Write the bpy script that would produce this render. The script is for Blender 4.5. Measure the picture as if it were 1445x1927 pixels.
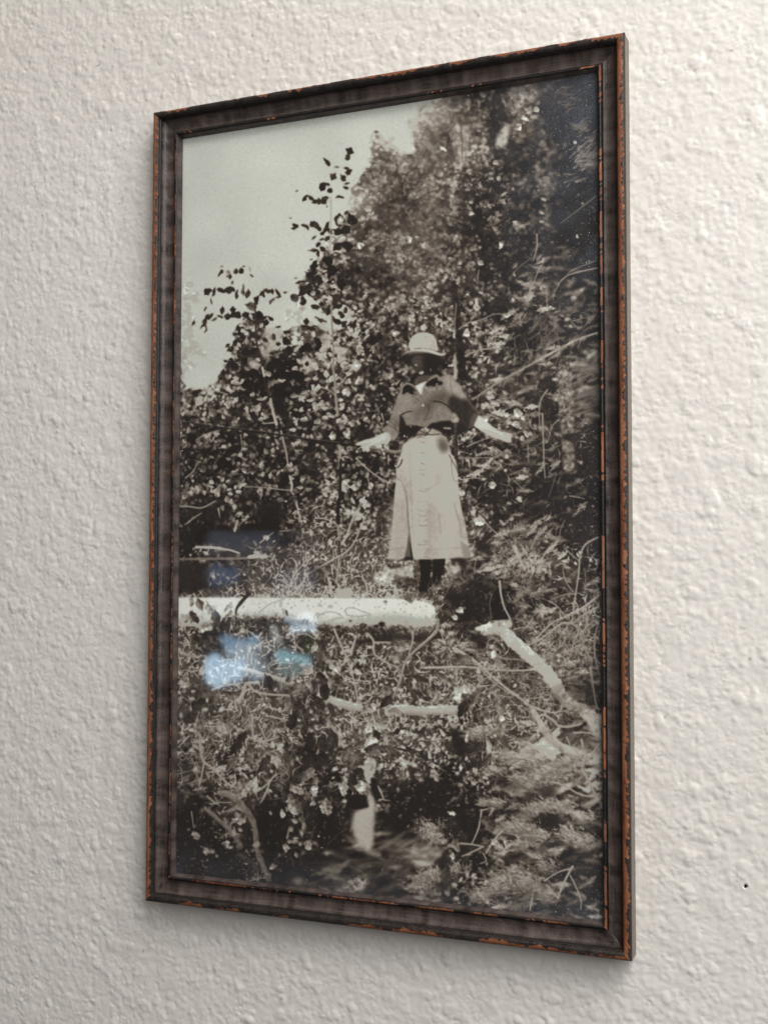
import bpy, math, random
import numpy as np
from mathutils import Matrix, Vector
sc = bpy.context.scene
for o in list(bpy.data.objects): bpy.data.objects.remove(o)
col = sc.collection
H = 0.50                                  # height of the picture frame in metres
WD = 0.6095 * H; DEPTH = 0.0283 * H       # its width, and how far its front stands off the wall
# ---------------------------------------------------------------- camera
RC = np.array([[0.91583162, -0.00139892, 0.40156006], [-0.01799022, 0.99884695, 0.04450971], [-0.40115931, -0.04798755, 0.91475046]])
CC = np.array([0.91576045, 0.59076674, -1.34678817]) * H; FPX = 2385.8
def w3(v): return Vector((v[0], v[2], -v[1]))          # frame axes (right, down, into the wall) -> world
cam = bpy.data.objects.new('camera', bpy.data.cameras.new('camera')); col.objects.link(cam)
M = Matrix.Identity(4)
for i, v in enumerate((w3(RC[0]), -w3(RC[1]), -w3(RC[2]))):
    for j in range(3): M[j][i] = v[j]
M.translation = w3(CC) - Vector((0, DEPTH, 0))
cam.matrix_world = M
cam.data.sensor_fit = 'VERTICAL'; cam.data.sensor_height = 24; cam.data.lens = FPX / 1927 * 24
cam.data.clip_start = .01; cam.data.clip_end = 200
sc.camera = cam
# ---------------------------------------------------------------- light: an indoor wall lit by windows, with an added fill
wd = bpy.data.worlds.new('World'); sc.world = wd; wd.use_nodes = True
wd.node_tree.nodes['Background'].inputs[0].default_value = (1.0, .96, .92, 1); wd.node_tree.nodes['Background'].inputs[1].default_value = .12
def area(name, loc, tgt, sx, sy, power, colr, spread=180):
    l = bpy.data.lights.new(name, 'AREA'); l.shape = 'RECTANGLE'; l.size = sx; l.size_y = sy; l.energy = power; l.color = colr; l.spread = math.radians(spread)
    o = bpy.data.objects.new(name, l); col.objects.link(o); o.location = loc
    o.rotation_euler = (Vector(tgt) - Vector(loc)).to_track_quat('-Z', 'Y').to_euler(); return o
area('window_light', (1.25, -.90, 1.45), (.24, 0, -.26), 1.5, .9, 42, (1, .985, .965))
area('fill_light', (1.00, -.72, .10), (.34, 0, -.32), .8, .8, 9.5, (1, .985, .965))  # added fill from the right front, no real source; brightens wall and frame
area('ceiling_lamp', (-.55, -1.0, 1.3), (-.1, 0, -.4), .5, .5, 3.0, (1, .84, .68))
sc.view_settings.view_transform = 'Standard'; sc.view_settings.look = 'None'; sc.view_settings.exposure = 0; sc.view_settings.gamma = 1
sc.render.engine = 'CYCLES'; sc.cycles.use_denoising = True; sc.cycles.max_bounces = 8

# ---------------------------------------------------------------- helpers
def mesh_grid(name, P, mat, parent=None, uv=None, attr=None, closed=False, smoothf=True):
    """P: (n, m, 3) lattice of points -> one mesh"""
    n, m = P.shape[:2]
    idx = np.arange(n * m).reshape(n, m)
    q = np.stack([idx[:-1, :-1], idx[1:, :-1], idx[1:, 1:], idx[:-1, 1:]], -1).reshape(-1, 4)
    me = bpy.data.meshes.new(name); me.vertices.add(n * m); me.vertices.foreach_set('co', P.reshape(-1).astype(np.float32))
    me.loops.add(q.size); me.loops.foreach_set('vertex_index', q.reshape(-1).astype(np.int32))
    me.polygons.add(len(q)); me.polygons.foreach_set('loop_start', np.arange(0, q.size, 4, dtype=np.int32)); me.polygons.foreach_set('loop_total', np.full(len(q), 4, np.int32))
    me.update(calc_edges=True)
    if smoothf: me.polygons.foreach_set('use_smooth', np.ones(len(q), bool))
    if uv is not None:
        l = me.uv_layers.new(name='UVMap'); l.data.foreach_set('uv', uv.reshape(-1, 2)[q.reshape(-1)].reshape(-1).astype(np.float32))
    for k, a in (attr or {}).items():
        t = me.attributes.new(k, 'FLOAT', 'POINT'); t.data.foreach_set('value', a.reshape(-1).astype(np.float32))
    me.materials.append(mat)
    o = bpy.data.objects.new(name, me); col.objects.link(o); o.parent = parent
    return o
def mesh_py(name, verts, faces, mat, parent=None, smoothf=False):
    me = bpy.data.meshes.new(name); me.from_pydata(verts, [], faces); me.materials.append(mat); me.update()
    if smoothf: me.polygons.foreach_set('use_smooth', np.ones(len(me.polygons), bool))
    o = bpy.data.objects.new(name, me); col.objects.link(o); o.parent = parent
    return o
def box_vf(x0, x1, y0, y1, z0, z1):
    v = [(x, y, z) for x in (x0, x1) for y in (y0, y1) for z in (z0, z1)]
    return v, [(0, 1, 3, 2), (4, 6, 7, 5), (0, 4, 5, 1), (2, 3, 7, 6), (0, 2, 6, 4), (1, 5, 7, 3)]
class NT:
    def __init__(s, name):
        s.m = bpy.data.materials.new(name); s.m.use_nodes = True; s.t = s.m.node_tree; s.b = s.t.nodes['Principled BSDF']; s.out = s.t.nodes['Material Output']
    def n(s, typ, **k):
        nd = s.t.nodes.new(typ)
        for a, v in k.items():
            if a.startswith('i_'):
                key = a[2:]; nd.inputs[int(key) if key.isdigit() else key.replace('_', ' ')].default_value = v
            else: setattr(nd, a, v)
        return nd
    def l(s, a, b): s.t.links.new(a, b)
    def noise(s, vec, scale, detail=4, rough=.5, dist=0):
        nd = s.n('ShaderNodeTexNoise', i_Scale=scale, i_Detail=detail, i_Roughness=rough, i_Distortion=dist)
        if vec is not None: s.l(vec, nd.inputs['Vector'])
        return nd.outputs['Fac']
    def ramp(s, fac, stops):
        nd = s.n('ShaderNodeValToRGB'); e = nd.color_ramp.elements
        while len(e) < len(stops): e.new(.5)
        for q, (p, c) in zip(e, stops): q.position = p; q.color = (*c, 1) if len(c) == 3 else c
        s.l(fac, nd.inputs[0]); return nd.outputs[0]
    def mix(s, fac, a, b, typ='MIX'):
        nd = s.n('ShaderNodeMixRGB', blend_type=typ)
        for i, v in enumerate((fac, a, b)):
            if hasattr(v, 'links'): s.l(v, nd.inputs[i])
            elif isinstance(v, tuple): nd.inputs[i].default_value = (*v, 1)
            else: nd.inputs[i].default_value = v
        return nd.outputs[0]
    def math(s, op, a, b=0.0):
        nd = s.n('ShaderNodeMath', operation=op)
        for i, v in enumerate((a, b)):
            if hasattr(v, 'links'): s.l(v, nd.inputs[i])
            else: nd.inputs[i].default_value = v
        return nd.outputs[0]
    def mapping(s, vec, sc_):
        nd = s.n('ShaderNodeMapping'); nd.inputs['Scale'].default_value = sc_; s.l(vec, nd.inputs['Vector']); return nd.outputs[0]
    def bump(s, h, strength, dist):
        nd = s.n('ShaderNodeBump', i_Strength=strength, i_Distance=dist); s.l(h, nd.inputs['Height']); s.l(nd.outputs[0], s.b.inputs['Normal']); return nd
def fft_noise(n, m, lo, hi, seed, step):
    """band-limited noise; lo..hi = wavelengths in metres"""
    r = np.random.default_rng(seed); f = np.fft.rfft2(r.normal(size=(n, m)))
    ky = np.fft.fftfreq(n, step)[:, None]; kx = np.fft.rfftfreq(m, step)[None, :]; k = np.hypot(ky, kx) + 1e-9
    w = np.exp(-(k * lo * .8) ** 2) * (1 - np.exp(-(k * hi) ** 2)); a = np.fft.irfft2(f * w, s=(n, m)); return (a / a.std()).astype(np.float32)

# ---------------------------------------------------------------- the plastered, painted wall
def wall_material():
    s = NT('painted_plaster'); tc = s.n('ShaderNodeTexCoord').outputs['Object']
    big = s.noise(tc, 3.0, 3, .5); fine = s.noise(tc, 900, 3, .6)
    c = s.mix(s.ramp(big, [(.3, (0, 0, 0)), (.7, (1, 1, 1))]), (.755, .722, .680), (.785, .755, .718))
    pit = s.noise(tc, 260, 2, .5)
    c = s.mix(s.ramp(pit, [(.18, (.55, .55, .55)), (.26, (0, 0, 0))]), c, (.50, .46, .41))
    c = s.mix(s.n('ShaderNodeAttribute', attribute_name='mark').outputs['Fac'], c, (.10, .085, .07))
    s.l(c, s.b.inputs['Base Color']); s.b.inputs['Roughness'].default_value = .23; s.b.inputs['Specular IOR Level'].default_value = .6
    h = s.math('ADD', s.math('MULTIPLY', s.noise(tc, 420, 3, .6), 1.0), s.math('MULTIPLY', fine, .25))
    s.bump(h, .2, .0003); return s.m
STEP = .00062; TN = 1728
def wall_relief():
    F = lambda lo, hi, sd: fft_noise(TN, TN, lo, hi, sd, STEP)
    r = np.random.default_rng(17); h = np.zeros((TN, TN), np.float32); K = []
    for i in range(160):                                       # drops of thick paint: flattened domes of many sizes
        R = float(np.clip(r.lognormal(1.02, .46), 1.4, 11)) ; q = int(R * 1.35) + 1; y, x = np.mgrid[-q:q + 1, -q:q + 1].astype(np.float32); a = r.uniform(0, 3.14); e = r.uniform(1, 1.6)
        u = (x * math.cos(a) + y * math.sin(a)) / (R * e ** .5); v = (-x * math.sin(a) + y * math.cos(a)) * e ** .5 / R; d2 = u * u + v * v
        K.append((q, ((1 - np.clip(d2, 0, 1)) ** .55 * min(R, 7) ** .8).astype(np.float32)))
    keep = F(.02, .08, 21); n = 44000; cx = r.integers(18, TN - 18, n); cy = r.integers(18, TN - 18, n); kk = r.integers(0, 160, n); am = r.uniform(.35, 1, n) * np.clip(.75 + .3 * keep[cx, cy], .15, 1.4)
    for x, y, k, a in zip(cx, cy, kk, am):
        q, st = K[k]; s_ = h[x - q:x + q + 1, y - q:y + q + 1]; np.maximum(s_, st * a, out=s_)
    h = (h * 9 + np.roll(h, 1, 0) + np.roll(h, -1, 0) + np.roll(h, 1, 1) + np.roll(h, -1, 1)) / 13
    h = h * .000135 + F(.0055, .016, 1) * .000080 + F(.0022, .005, 2) * .000040 * np.clip(.9 + .6 * F(.02, .06, 14), .2, 2) + F(.02, .07, 4) * .00010
    rd = F(.0075, .02, 5); g = np.exp(-(rd / .12) ** 2) * np.clip(F(.010, .035, 6) - .8, 0, 1.3); h -= g * .00036
    return h
def axis(lo, hi, far):
    a = np.arange(lo, hi, STEP); ext = STEP * np.cumsum(1.09 ** np.arange(1, 200)); ext = ext[ext < far]
    return np.concatenate([(lo - ext)[::-1], a, hi + ext])
def build_wall():
    hm = wall_relief(); xs = axis(-.150, .388, 2.2); zs = axis(-.605, .112, 2.2)
    X, Z = np.meshgrid(xs, zs, indexing='ij')
    fi = ((X + .42) / STEP) % TN; fj = ((Z + .82) / STEP) % TN; i0 = fi.astype(int); j0 = fj.astype(int); u = fi - i0; v = fj - j0; i1 = (i0 + 1) % TN; j1 = (j0 + 1) % TN; i0 %= TN; j0 %= TN
    h = (hm[i0, j0] * (1 - u) + hm[i1, j0] * u) * (1 - v) + (hm[i0, j1] * (1 - u) + hm[i1, j1] * u) * v
    hx, hz = HOLE; r = np.hypot(X - hx, Z - hz)                  # the little nail hole with its raised burr
    h = h * (1 - np.exp(-(r / .004) ** 2)) - .0016 * np.exp(-(r / .0009) ** 4) + .00022 * np.exp(-((r - .0018) / .0007) ** 2) * (.5 + .5 * np.sin(np.arctan2(Z - hz, X - hx) * 2 + 1))
    P = np.stack([X, -h, Z], -1)
    mk = np.zeros_like(h); r = np.random.default_rng(4)         # flecks and hair-thin scuffs on the paint
    for (mx, mz, L_) in MARKS:
        a = r.uniform(0, 3.14); u = (X - mx) * math.cos(a) + (Z - mz) * math.sin(a); v = -(X - mx) * math.sin(a) + (Z - mz) * math.cos(a)
        mk = np.maximum(mk, .75 * np.exp(-(u / L_) ** 2 - (v / .0005) ** 2))
    w = mesh_grid('wall', P, wall_material(), attr=dict(mark=mk)); w['kind'] = 'structure'
    nh = NT('hole_shade_black'); nh.b.inputs['Base Color'].default_value = (.004, .004, .004, 1)  # black lining: the hole's inner shade put into the colour
    a = np.linspace(0, 2 * np.pi, 14, endpoint=False); vs = [(HOLE[0] + .0006 * math.cos(q) * k, y, HOLE[1] + .00075 * math.sin(q) * k) for y, k in ((.0000, 1), (.0009, .8)) for q in a]
    mesh_py('nail_hole', vs, [tuple(range(14, 28))] + [(i, (i + 1) % 14, 14 + (i + 1) % 14, 14 + i) for i in range(14)], nh.m, w)
    return w
cam.data.dof.use_dof = True; cam.data.dof.focus_distance = .685; cam.data.dof.aperture_fstop = 19
smooth_dummy = 0
# ---------------------------------------------------------------- the printed picture (flat print) ----

PX0, PY0, PW, PH = 322, 122, 822, 1636          # area of the print, picture units
rng = np.random.default_rng(11)
cv = np.full((PH, PW), 8.35, np.float32)        # tones 0 (black) .. 9 (white)

def noise2(h, w, cell, seed):
    r = np.random.default_rng(seed)
    gh, gw = int(h / cell) + 3, int(w / cell) + 3
    g = r.random((gh, gw)).astype(np.float32)
    y = np.arange(h) / cell; x = np.arange(w) / cell
    yi = y.astype(int); xi = x.astype(int); fy = y - yi; fx = x - xi
    fy = (fy * fy * (3 - 2 * fy))[:, None]; fx = (fx * fx * (3 - 2 * fx))[None, :]
    a = g[yi][:, xi]; b = g[yi][:, xi + 1]; c = g[yi + 1][:, xi]; d = g[yi + 1][:, xi + 1]
    return ((a * (1 - fx) + b * fx) * (1 - fy) + (c * (1 - fx) + d * fx) * fy).astype(np.float32)

def blur(a, s):
    r = max(1, int(s * 2.5)); k = np.exp(-np.arange(-r, r + 1) ** 2 / (2 * s * s)); k /= k.sum()
    p = np.pad(a, ((r, r), (0, 0)), 'edge'); o = np.zeros_like(a)
    for i in range(2 * r + 1): o += k[i] * p[i:i + a.shape[0]]
    p = np.pad(o, ((0, 0), (r, r)), 'edge'); o = np.zeros_like(a)
    for i in range(2 * r + 1): o += k[i] * p[:, i:i + a.shape[1]]
    return o.astype(np.float32)

ORG = dict(A=(330, 130, 3.568), B=(735, 130, 3.568), C=(330, 535, 3.568), D=(735, 535, 3.568), E=(330, 940, 3.568),
           F=(735, 940, 3.568), G=(330, 1345, 3.568), H=(735, 1345, 3.568), V=(640, 600, 5.558), W=(680, 780, 5.354), P=(0, 0, 1))
def tp(k, pts):
    o = ORG[k]; p = np.asarray(pts, float).reshape(-1, 2)
    return np.stack([o[0] + p[:, 0] / o[2] - PX0, o[1] + p[:, 1] / o[2] - PY0], 1)
def smooth(p, n=6, closed=False):
    m = len(p)
    if m < 3: return p
    out = []
    rngi = range(m) if closed else range(m - 1)
    for i in rngi:
        if closed: a, b, c, d = p[(i - 1) % m], p[i], p[(i + 1) % m], p[(i + 2) % m]
        else: a, b, c, d = p[max(i - 1, 0)], p[i], p[i + 1], p[min(i + 2, m - 1)]
        for t in np.arange(n) / n:
            out.append(.5 * (2 * b + (c - a) * t + (2 * a - 5 * b + 4 * c - d) * t * t + (3 * b - a - 3 * c + d) * t ** 3))
    if not closed: out.append(p[-1])
    return np.array(out)
def box(p, m):
    x0 = max(int(p[:, 0].min() - m), 0); x1 = min(int(p[:, 0].max() + m) + 2, PW)
    y0 = max(int(p[:, 1].min() - m), 0); y1 = min(int(p[:, 1].max() + m) + 2, PH)
    return x0, x1, y0, y1
def polymask(p, x0, x1, y0, y1, ss=3):
    xs = x0 + (np.arange((x1 - x0) * ss) + .5) / ss; ys = y0 + (np.arange((y1 - y0) * ss) + .5) / ss
    ins = np.zeros((len(ys), len(xs)), bool)
    q = np.roll(p, -1, 0)
    for (ax, ay), (bx, by) in zip(p, q):
        if ay == by: continue
        rows = (ys > min(ay, by)) & (ys <= max(ay, by))
        if not rows.any(): continue
        xc = ax + (ys[rows] - ay) * (bx - ax) / (by - ay)
        ins[rows] ^= xs[None, :] > xc[:, None]
    return ins.reshape(y1 - y0, ss, x1 - x0, ss).mean((1, 3)).astype(np.float32)
def poly(k, pts, tone, soft=0, sm=True, op=1.0, grain=0.0, tex=None, jag=0):
    global cv
    p = tp(k, pts)
    if sm: p = smooth(p, 5, True)
    if jag: p = p + rng.normal(0, jag, p.shape)
    x0, x1, y0, y1 = box(p, 3 + soft * 3)
    if x1 <= x0 or y1 <= y0: return
    m = polymask(p, x0, x1, y0, y1)
    if soft: m = blur(m, soft)
    m *= op
    t = tone
    if grain:
        t = tone + grain * (blur(rng.normal(0, 1, m.shape).astype(np.float32), .8) * .8 + blur(rng.normal(0, 1, m.shape).astype(np.float32), 2.2) * (3.0 if grain > 1.1 else 1.2))
    if tex is not None: t = t + tex(x0, x1, y0, y1)
    cv[y0:y1, x0:x1] = cv[y0:y1, x0:x1] * (1 - m) + t * m
def stroke(k, pts, w0, w1, tone, tone2=None, soft=.5, op=1.0, side=0.0, wob=0.0, grain=0.0):
    """tapered line; side = how much darker the lower/right flank is; widths in picture px"""
    p = smooth(tp(k, pts), 6)
    if wob: p = p + np.cumsum(rng.normal(0, wob, p.shape), 0) * .5
    x0, x1, y0, y1 = box(p, max(w0, w1) + 2 + soft * 2)
    if x1 <= x0 or y1 <= y0: return
    X, Y = np.meshgrid(np.arange(x0, x1) + .5, np.arange(y0, y1) + .5)
    best = np.full(X.shape, 1e9); W = np.zeros(X.shape); T = np.zeros(X.shape); S = np.zeros(X.shape)
    n = len(p) - 1
    for i in range(n):
        a, b = p[i], p[i + 1]; d = b - a; L2 = d @ d + 1e-9
        t = np.clip(((X - a[0]) * d[0] + (Y - a[1]) * d[1]) / L2, 0, 1)
        qx = X - a[0] - t * d[0]; qy = Y - a[1] - t * d[1]
        dist = np.hypot(qx, qy); u = (i + t) / n
        m = dist < best
        best = np.where(m, dist, best); W = np.where(m, w0 + (w1 - w0) * u, W); T = np.where(m, u, T)
        if side: S = np.where(m, (qx * .45 + qy * .9), S)
    sh_ = X.shape; big = max(w0, w1) > 6
    if big: W = W * (1 + (noise2(*sh_, 5, int(x0 + y0)) - .5) * .32 + (noise2(*sh_, 14, int(x0)) - .5) * .25)
    al = np.clip((W / 2 - best) / (2 * soft) + .5, 0, 1) * op * np.clip(W, 0, 1)
    tt = tone if tone2 is None else tone + (tone2 - tone) * T
    if big: tt = tt + (noise2(*sh_, 4, int(y0)) - .5) * .9 + (noise2(*sh_, 17, int(y0 + 3)) - .5) * .9
    if side: tt = tt - side * np.clip(S / (W / 2 + .3), -1, 1) - side * .3
    if grain: tt = tt + grain * (blur(rng.normal(0, 1, X.shape).astype(np.float32), .9) + blur(rng.normal(0, 1, X.shape).astype(np.float32), 2.2) * 2)
    cv[y0:y1, x0:x1] = cv[y0:y1, x0:x1] * (1 - al) + tt * al

# stamps -------------------------------------------------------------------------------------------
def leaf_stamp(L, w, ang, kind=0):
    R = int(L / 2 + 4); y, x = np.mgrid[-R:R + 1, -R:R + 1].astype(np.float32)
    if L > 15:
        wob = blur(rng.normal(0, 1, x.shape).astype(np.float32), 2.5) * 9; x = x + wob; y = y + np.roll(wob, 3, 1)
    c, s = math.cos(ang), math.sin(ang); u = (x * c + y * s) / (L / 2); v = (-x * s + y * c)
    hw = w / 2 * np.clip(1 - np.abs(u) ** 1.9, 0, 1) ** .85 * (1 + .35 * u) * 1.08
    if kind: hw = hw * (1 + .16 * np.sin(u * 5 + kind * 2))
    v = v - (L * .06) * (u * u) * (kind - 1)
    a = np.clip((hw - np.abs(v)) / 1.1 + .5, 0, 1) * (hw > .05)
    sh = np.where(v > 0, .16, -.12) - .16 * np.exp(-(v / .8) ** 2) * (w > 9)
    if L > 15: sh = sh + blur(rng.normal(0, 1, x.shape).astype(np.float32), 1.6) * .9 + .22 * np.sin(u * 2.2 + kind)
    return a.astype(np.float32), sh.astype(np.float32)
def curl_stamp(L, w, ang, bend):
    R = int(L / 2 + 3); y, x = np.mgrid[-R:R + 1, -R:R + 1].astype(np.float32)
    c, s = math.cos(ang), math.sin(ang); u = (x * c + y * s) / (L / 2); v = (-x * s + y * c) - bend * L * (u * u - .3)
    a = np.clip((w / 2 * (1.15 - np.abs(u)) - np.abs(v) / np.sqrt(1 + (4 * bend * u) ** 2)) / .9 + .5, 0, 1) * (np.abs(u) < 1)
    return a.astype(np.float32), np.zeros_like(a, dtype=np.float32)
def frond_stamp(L, ang, r):
    R = int(L / 2 + 4); n = 2 * R + 1; a = np.zeros((n, n), np.float32)
    c, s = math.cos(ang), math.sin(ang)
    for t in np.linspace(-1, 1, int(L / 1.8)):
        for sd in (-1, 1):
            ln = L * .2 * (1.1 - abs(t)) * r.uniform(.7, 1.3); th = ang + sd * r.uniform(.5, .95)
            q = np.linspace(0, 1, max(int(ln * 1.6), 2))
            px = R + t * L / 2 * c + q * ln * math.cos(th); py = R + t * L / 2 * s + q * ln * math.sin(th)
            xi = np.clip(px.round().astype(int), 0, n - 1); yi = np.clip(py.round().astype(int), 0, n - 1)
            np.maximum.at(a, (yi, xi), r.uniform(.4, 1))
    return blur(a, .55) * 1.5, np.zeros_like(a)
STAMP = {}
def bank(name, f, n):
    STAMP[name] = [f(np.random.default_rng(900 + i)) for i in range(n)]
def U(r, a, b): return r.uniform(a, b)
bank('l', lambda r: leaf_stamp(U(r, 4.5, 9.5), U(r, 3, 6), U(r, 0, 6.3), r.integers(0, 3)), 90)
bank('m', lambda r: leaf_stamp(U(r, 8, 15), U(r, 4, 8), U(r, 0, 6.3), r.integers(0, 3)), 90)
bank('L', lambda r: leaf_stamp(U(r, 18, 34), U(r, 8, 15), U(r, .9, 2.4), r.integers(0, 3)), 60)
bank('t', lambda r: curl_stamp(U(r, 10, 34), U(r, .9, 1.8), U(r, 0, 3.14), U(r, -.3, .3)), 120)
bank('s', lambda r: curl_stamp(U(r, 4, 11), U(r, 1.1, 2.3), U(r, 0, 3.14), U(r, -.35, .35)), 90)
bank('n', lambda r: frond_stamp(U(r, 22, 42), U(r, -.9, .5), r), 60)
bank('h', lambda r: (lambda q: (blur(q[0], 1.3), q[1]))(leaf_stamp(U(r, 7, 14), U(r, 4, 7), U(r, 0, 6.3), 0)), 60)
bank('b', lambda r: (lambda q: (blur(q[0], 1.8), q[1] * 0))(leaf_stamp(U(r, 22, 52), U(r, 4, 8), U(r, -.6, .4), 0)), 40)
bank('f', lambda r: (lambda q: (blur(q[0], 1.2) * 1.3, q[1]))(frond_stamp(U(r, 28, 50), U(r, -.7, .5), r)), 50)
def put(st, x, y, tone, op=1.0):
    a, sh = st; R = a.shape[0] // 2; x = int(x); y = int(y)
    x0, y0 = x - R, y - R; x1, y1 = x + R + 1, y + R + 1
    cx0, cy0 = max(x0, 0), max(y0, 0); cx1, cy1 = min(x1, PW), min(y1, PH)
    if cx0 >= cx1 or cy0 >= cy1: return
    A = a[cy0 - y0:cy1 - y0, cx0 - x0:cx1 - x0] * op
    v = tone * (1 + sh[cy0 - y0:cy1 - y0, cx0 - x0:cx1 - x0])
    c = cv[cy0:cy1, cx0:cx1]; c += (v - c) * np.minimum(A, 1)

# coarse tone chart and foliage kinds, nine by nine per 405-unit tile ---------------------------------
TONE = dict(
 A='999999999 999999999 999999999 999999996 999999965 999999985 999999954 999999844 999997334',
 B='886346533 986445433 965635323 655744324 455443423 455333322 454343423 554433322 554434323',
 C='678785544 786697754 796576653 785435653 575344553 344434443 333344444 222334433 343323434',
 D='453444432 454433432 444542443 333444444 344455455 344444354 344334443 444444333 444333222',
 E='434325555 223235555 344556565 234666566 888888888 534454454 646554555 555455455 556654466',
 F='555444333 555544433 554455543 544344443 973213344 764344454 645544554 555555443 555555443',
 G='566654667 554553465 454454354 335434333 235233243 223223233 222312333 322223332 222222222',
 H='664465643 653456765 542455556 212244545 233244454 464355445 354344343 353355433 333333333')
KIND = dict(
 A='sssssssss sssssssss sssssssss sssssssss sssssssmh sssssssll sssssssml sssssmmml sssssmmll',
 B='hhhhhhddd hhhlllddd hhlllhddn lhlllhhdn lllllhhdn lllllhhdd lllllhndd lllllnndn lllllnnnd',
 C='hhmmmmmml hhmmmmmml hmmmmmmll hhmmmmmml hmmmmmmll lmmmmmmml lmmlmmlml llmlmmmml lmmmlmlml',
 D='lllllnnnd lllllnnnn llllnnnnn llllnnnnf llllnnnff llnllnnnf lltnnnntd lltnnnnnd lltttnnnd',
 E='lmmllttll llmmltttt tlmtttttt ltttttttt ttttttttt tmmtttttt tttttttmt tmttttmtt mmttmtmtt',
 F='ttlllnndd ttlnnnndd ttnnnnndt ttnnnnnnt ttnnnnntt ttnnntttt tttnttttt tttttttnn mmtttttnn',
 G='mttttmttt mttmmmtmt nmmmmtmmm nnnmmmmms ddmdmmddd ddmdmmdbb dddmddbbb dddddbbbb dddddbbbb',
 H='ttlttttnn ttlttnfff ltdltfffn dddlnfffn ddddnffff bbddnffff bbmlnfffd bnmlnfffd bbnnnfffd')
def chart(D, conv):
    g = np.empty((36, 18), object)
    for i, (l, r) in enumerate((('A', 'B'), ('C', 'D'), ('E', 'F'), ('G', 'H'))):
        for j, (a, b) in enumerate(zip(D[l].split(), D[r].split())):
            for c in range(9): g[i * 9 + j, c] = conv(a[c]); g[i * 9 + j, 9 + c] = conv(b[c])
    return g
tg = chart(TONE, float).astype(float); kg = chart(KIND, str)
def sample_grid(g, X, Y):
    gx = np.clip((X + PX0 - 330) / 45 - .5, 0, 17); gy = np.clip((Y + PY0 - 130) / 45 - .5, 0, 35)
    xi = np.minimum(gx.astype(int), 16); yi = np.minimum(gy.astype(int), 34); fx = gx - xi; fy = gy - yi
    return (g[yi, xi] * (1 - fx) + g[yi, xi + 1] * fx) * (1 - fy) + (g[yi + 1, xi] * (1 - fx) + g[yi + 1, xi + 1] * fx) * fy
YY, XX = np.mgrid[0:PH, 0:PW]
tmap = sample_grid(tg, XX.astype(float), YY.astype(float)).astype(np.float32)
tmap = np.where(tmap < 7.5, tmap - .75 * np.clip((7.5 - tmap) / 1.5, 0, 1), tmap)

# where there is foliage (the rest is pale sky) -------------------------------------------------------
mass = np.zeros((PH, PW), np.float32)
def addmass(k, pts, v=1.0, soft=2):
    p = smooth(tp(k, pts), 4, True); x0, x1, y0, y1 = box(p, 8)
    m = blur(polymask(p, x0, x1, y0, y1, 1), soft) * abs(v)
    s = mass[y0:y1, x0:x1]
    mass[y0:y1, x0:x1] = np.maximum(s, m) if v > 0 else s * (1 - m)
addmass('P', [(1150, 100), (860, 165), (835, 186), (800, 205), (790, 222), (770, 236), (780, 258), (783, 284), (765, 292), (745, 285), (733, 266), (722, 268), (708, 252), (698, 268),
              (700, 300), (686, 322), (663, 352), (660, 396), (645, 412), (630, 432), (614, 466), (592, 498), (570, 528), (560, 545), (590, 560), (612, 590), (628, 585), (650, 572), (663, 590),
              (660, 606), (638, 622), (615, 618), (592, 612), (575, 612), (560, 615), (540, 622), (525, 640), (512, 655), (502, 640), (498, 612), (490, 590), (468, 588), (455, 604), (440, 620),
              (445, 655), (432, 680), (415, 705), (385, 732), (350, 734), (318, 735), (318, 1765), (1150, 1765)])
nz = noise2(PH, PW, 9, 3) * .5 + noise2(PH, PW, 22, 4) * .5
edge = blur(mass, 5)
massj = np.clip((edge + (nz - .5) * .9 - .5) * 5 + .5, 0, 1) * (mass > .02) + (edge > .93)
massj = np.clip(massj, 0, 1)
LOWB = np.clip((YY - 850) / 60, 0, 1) * np.clip((1420 - YY) / 120, 0, 1)
tmap = tmap - .7 * np.clip((XX - 500) / 120, 0, 1) * np.clip((420 - YY) / 80, 0, 1)
tmap = tmap + .55 * LOWB * np.clip((tmap - 2) / 1.5, 0, 1)
UP = np.clip((520 - YY) / 160, 0, 1) * np.clip((XX - 290) / 50, 0, 1) * np.clip((640 - XX) / 140, .25, 1)          # the sunlit far trees: softer, paler
dark_base = np.clip(tmap * (.5 + .32 * UP + .04 * LOWB) - .5, .25, 5) + (nz - .5) * 1.5
cv = cv * (1 - massj) + np.clip(dark_base, .2, 8) * massj
# hazy far foliage behind the sky gaps
for k, pts, t in (('C', [(30, 0), (130, 20), (170, 90), (110, 160), (130, 260), (100, 330), (190, 420), (200, 480), (130, 500), (170, 600), (110, 560), (60, 610), (30, 700)], 6.9),
                  ('C', [(740, 240), (760, 160), (830, 130), (880, 180), (860, 260), (800, 280)], 7.2),
                  ('B', [(0, 430), (60, 560), (150, 560), (120, 360), (190, 270), (330, 200), (420, 210), (420, 600), (0, 650)], 6.2),
                  ('C', [(580, 380), (640, 300), (700, 320), (720, 460), (620, 500)], 7.0)):
    p = tp(k, pts); x0, x1, y0, y1 = box(p, 6); m = polymask(smooth(p, 3, True), x0, x1, y0, y1, 1)
    ys, xs = np.nonzero(m > .5)
    for i in rng.integers(0, len(ys), len(ys) // 70):
        put(STAMP['h'][rng.integers(60)], xs[i] + x0, ys[i] + y0, t + rng.normal(0, 1.1), .6)

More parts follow.
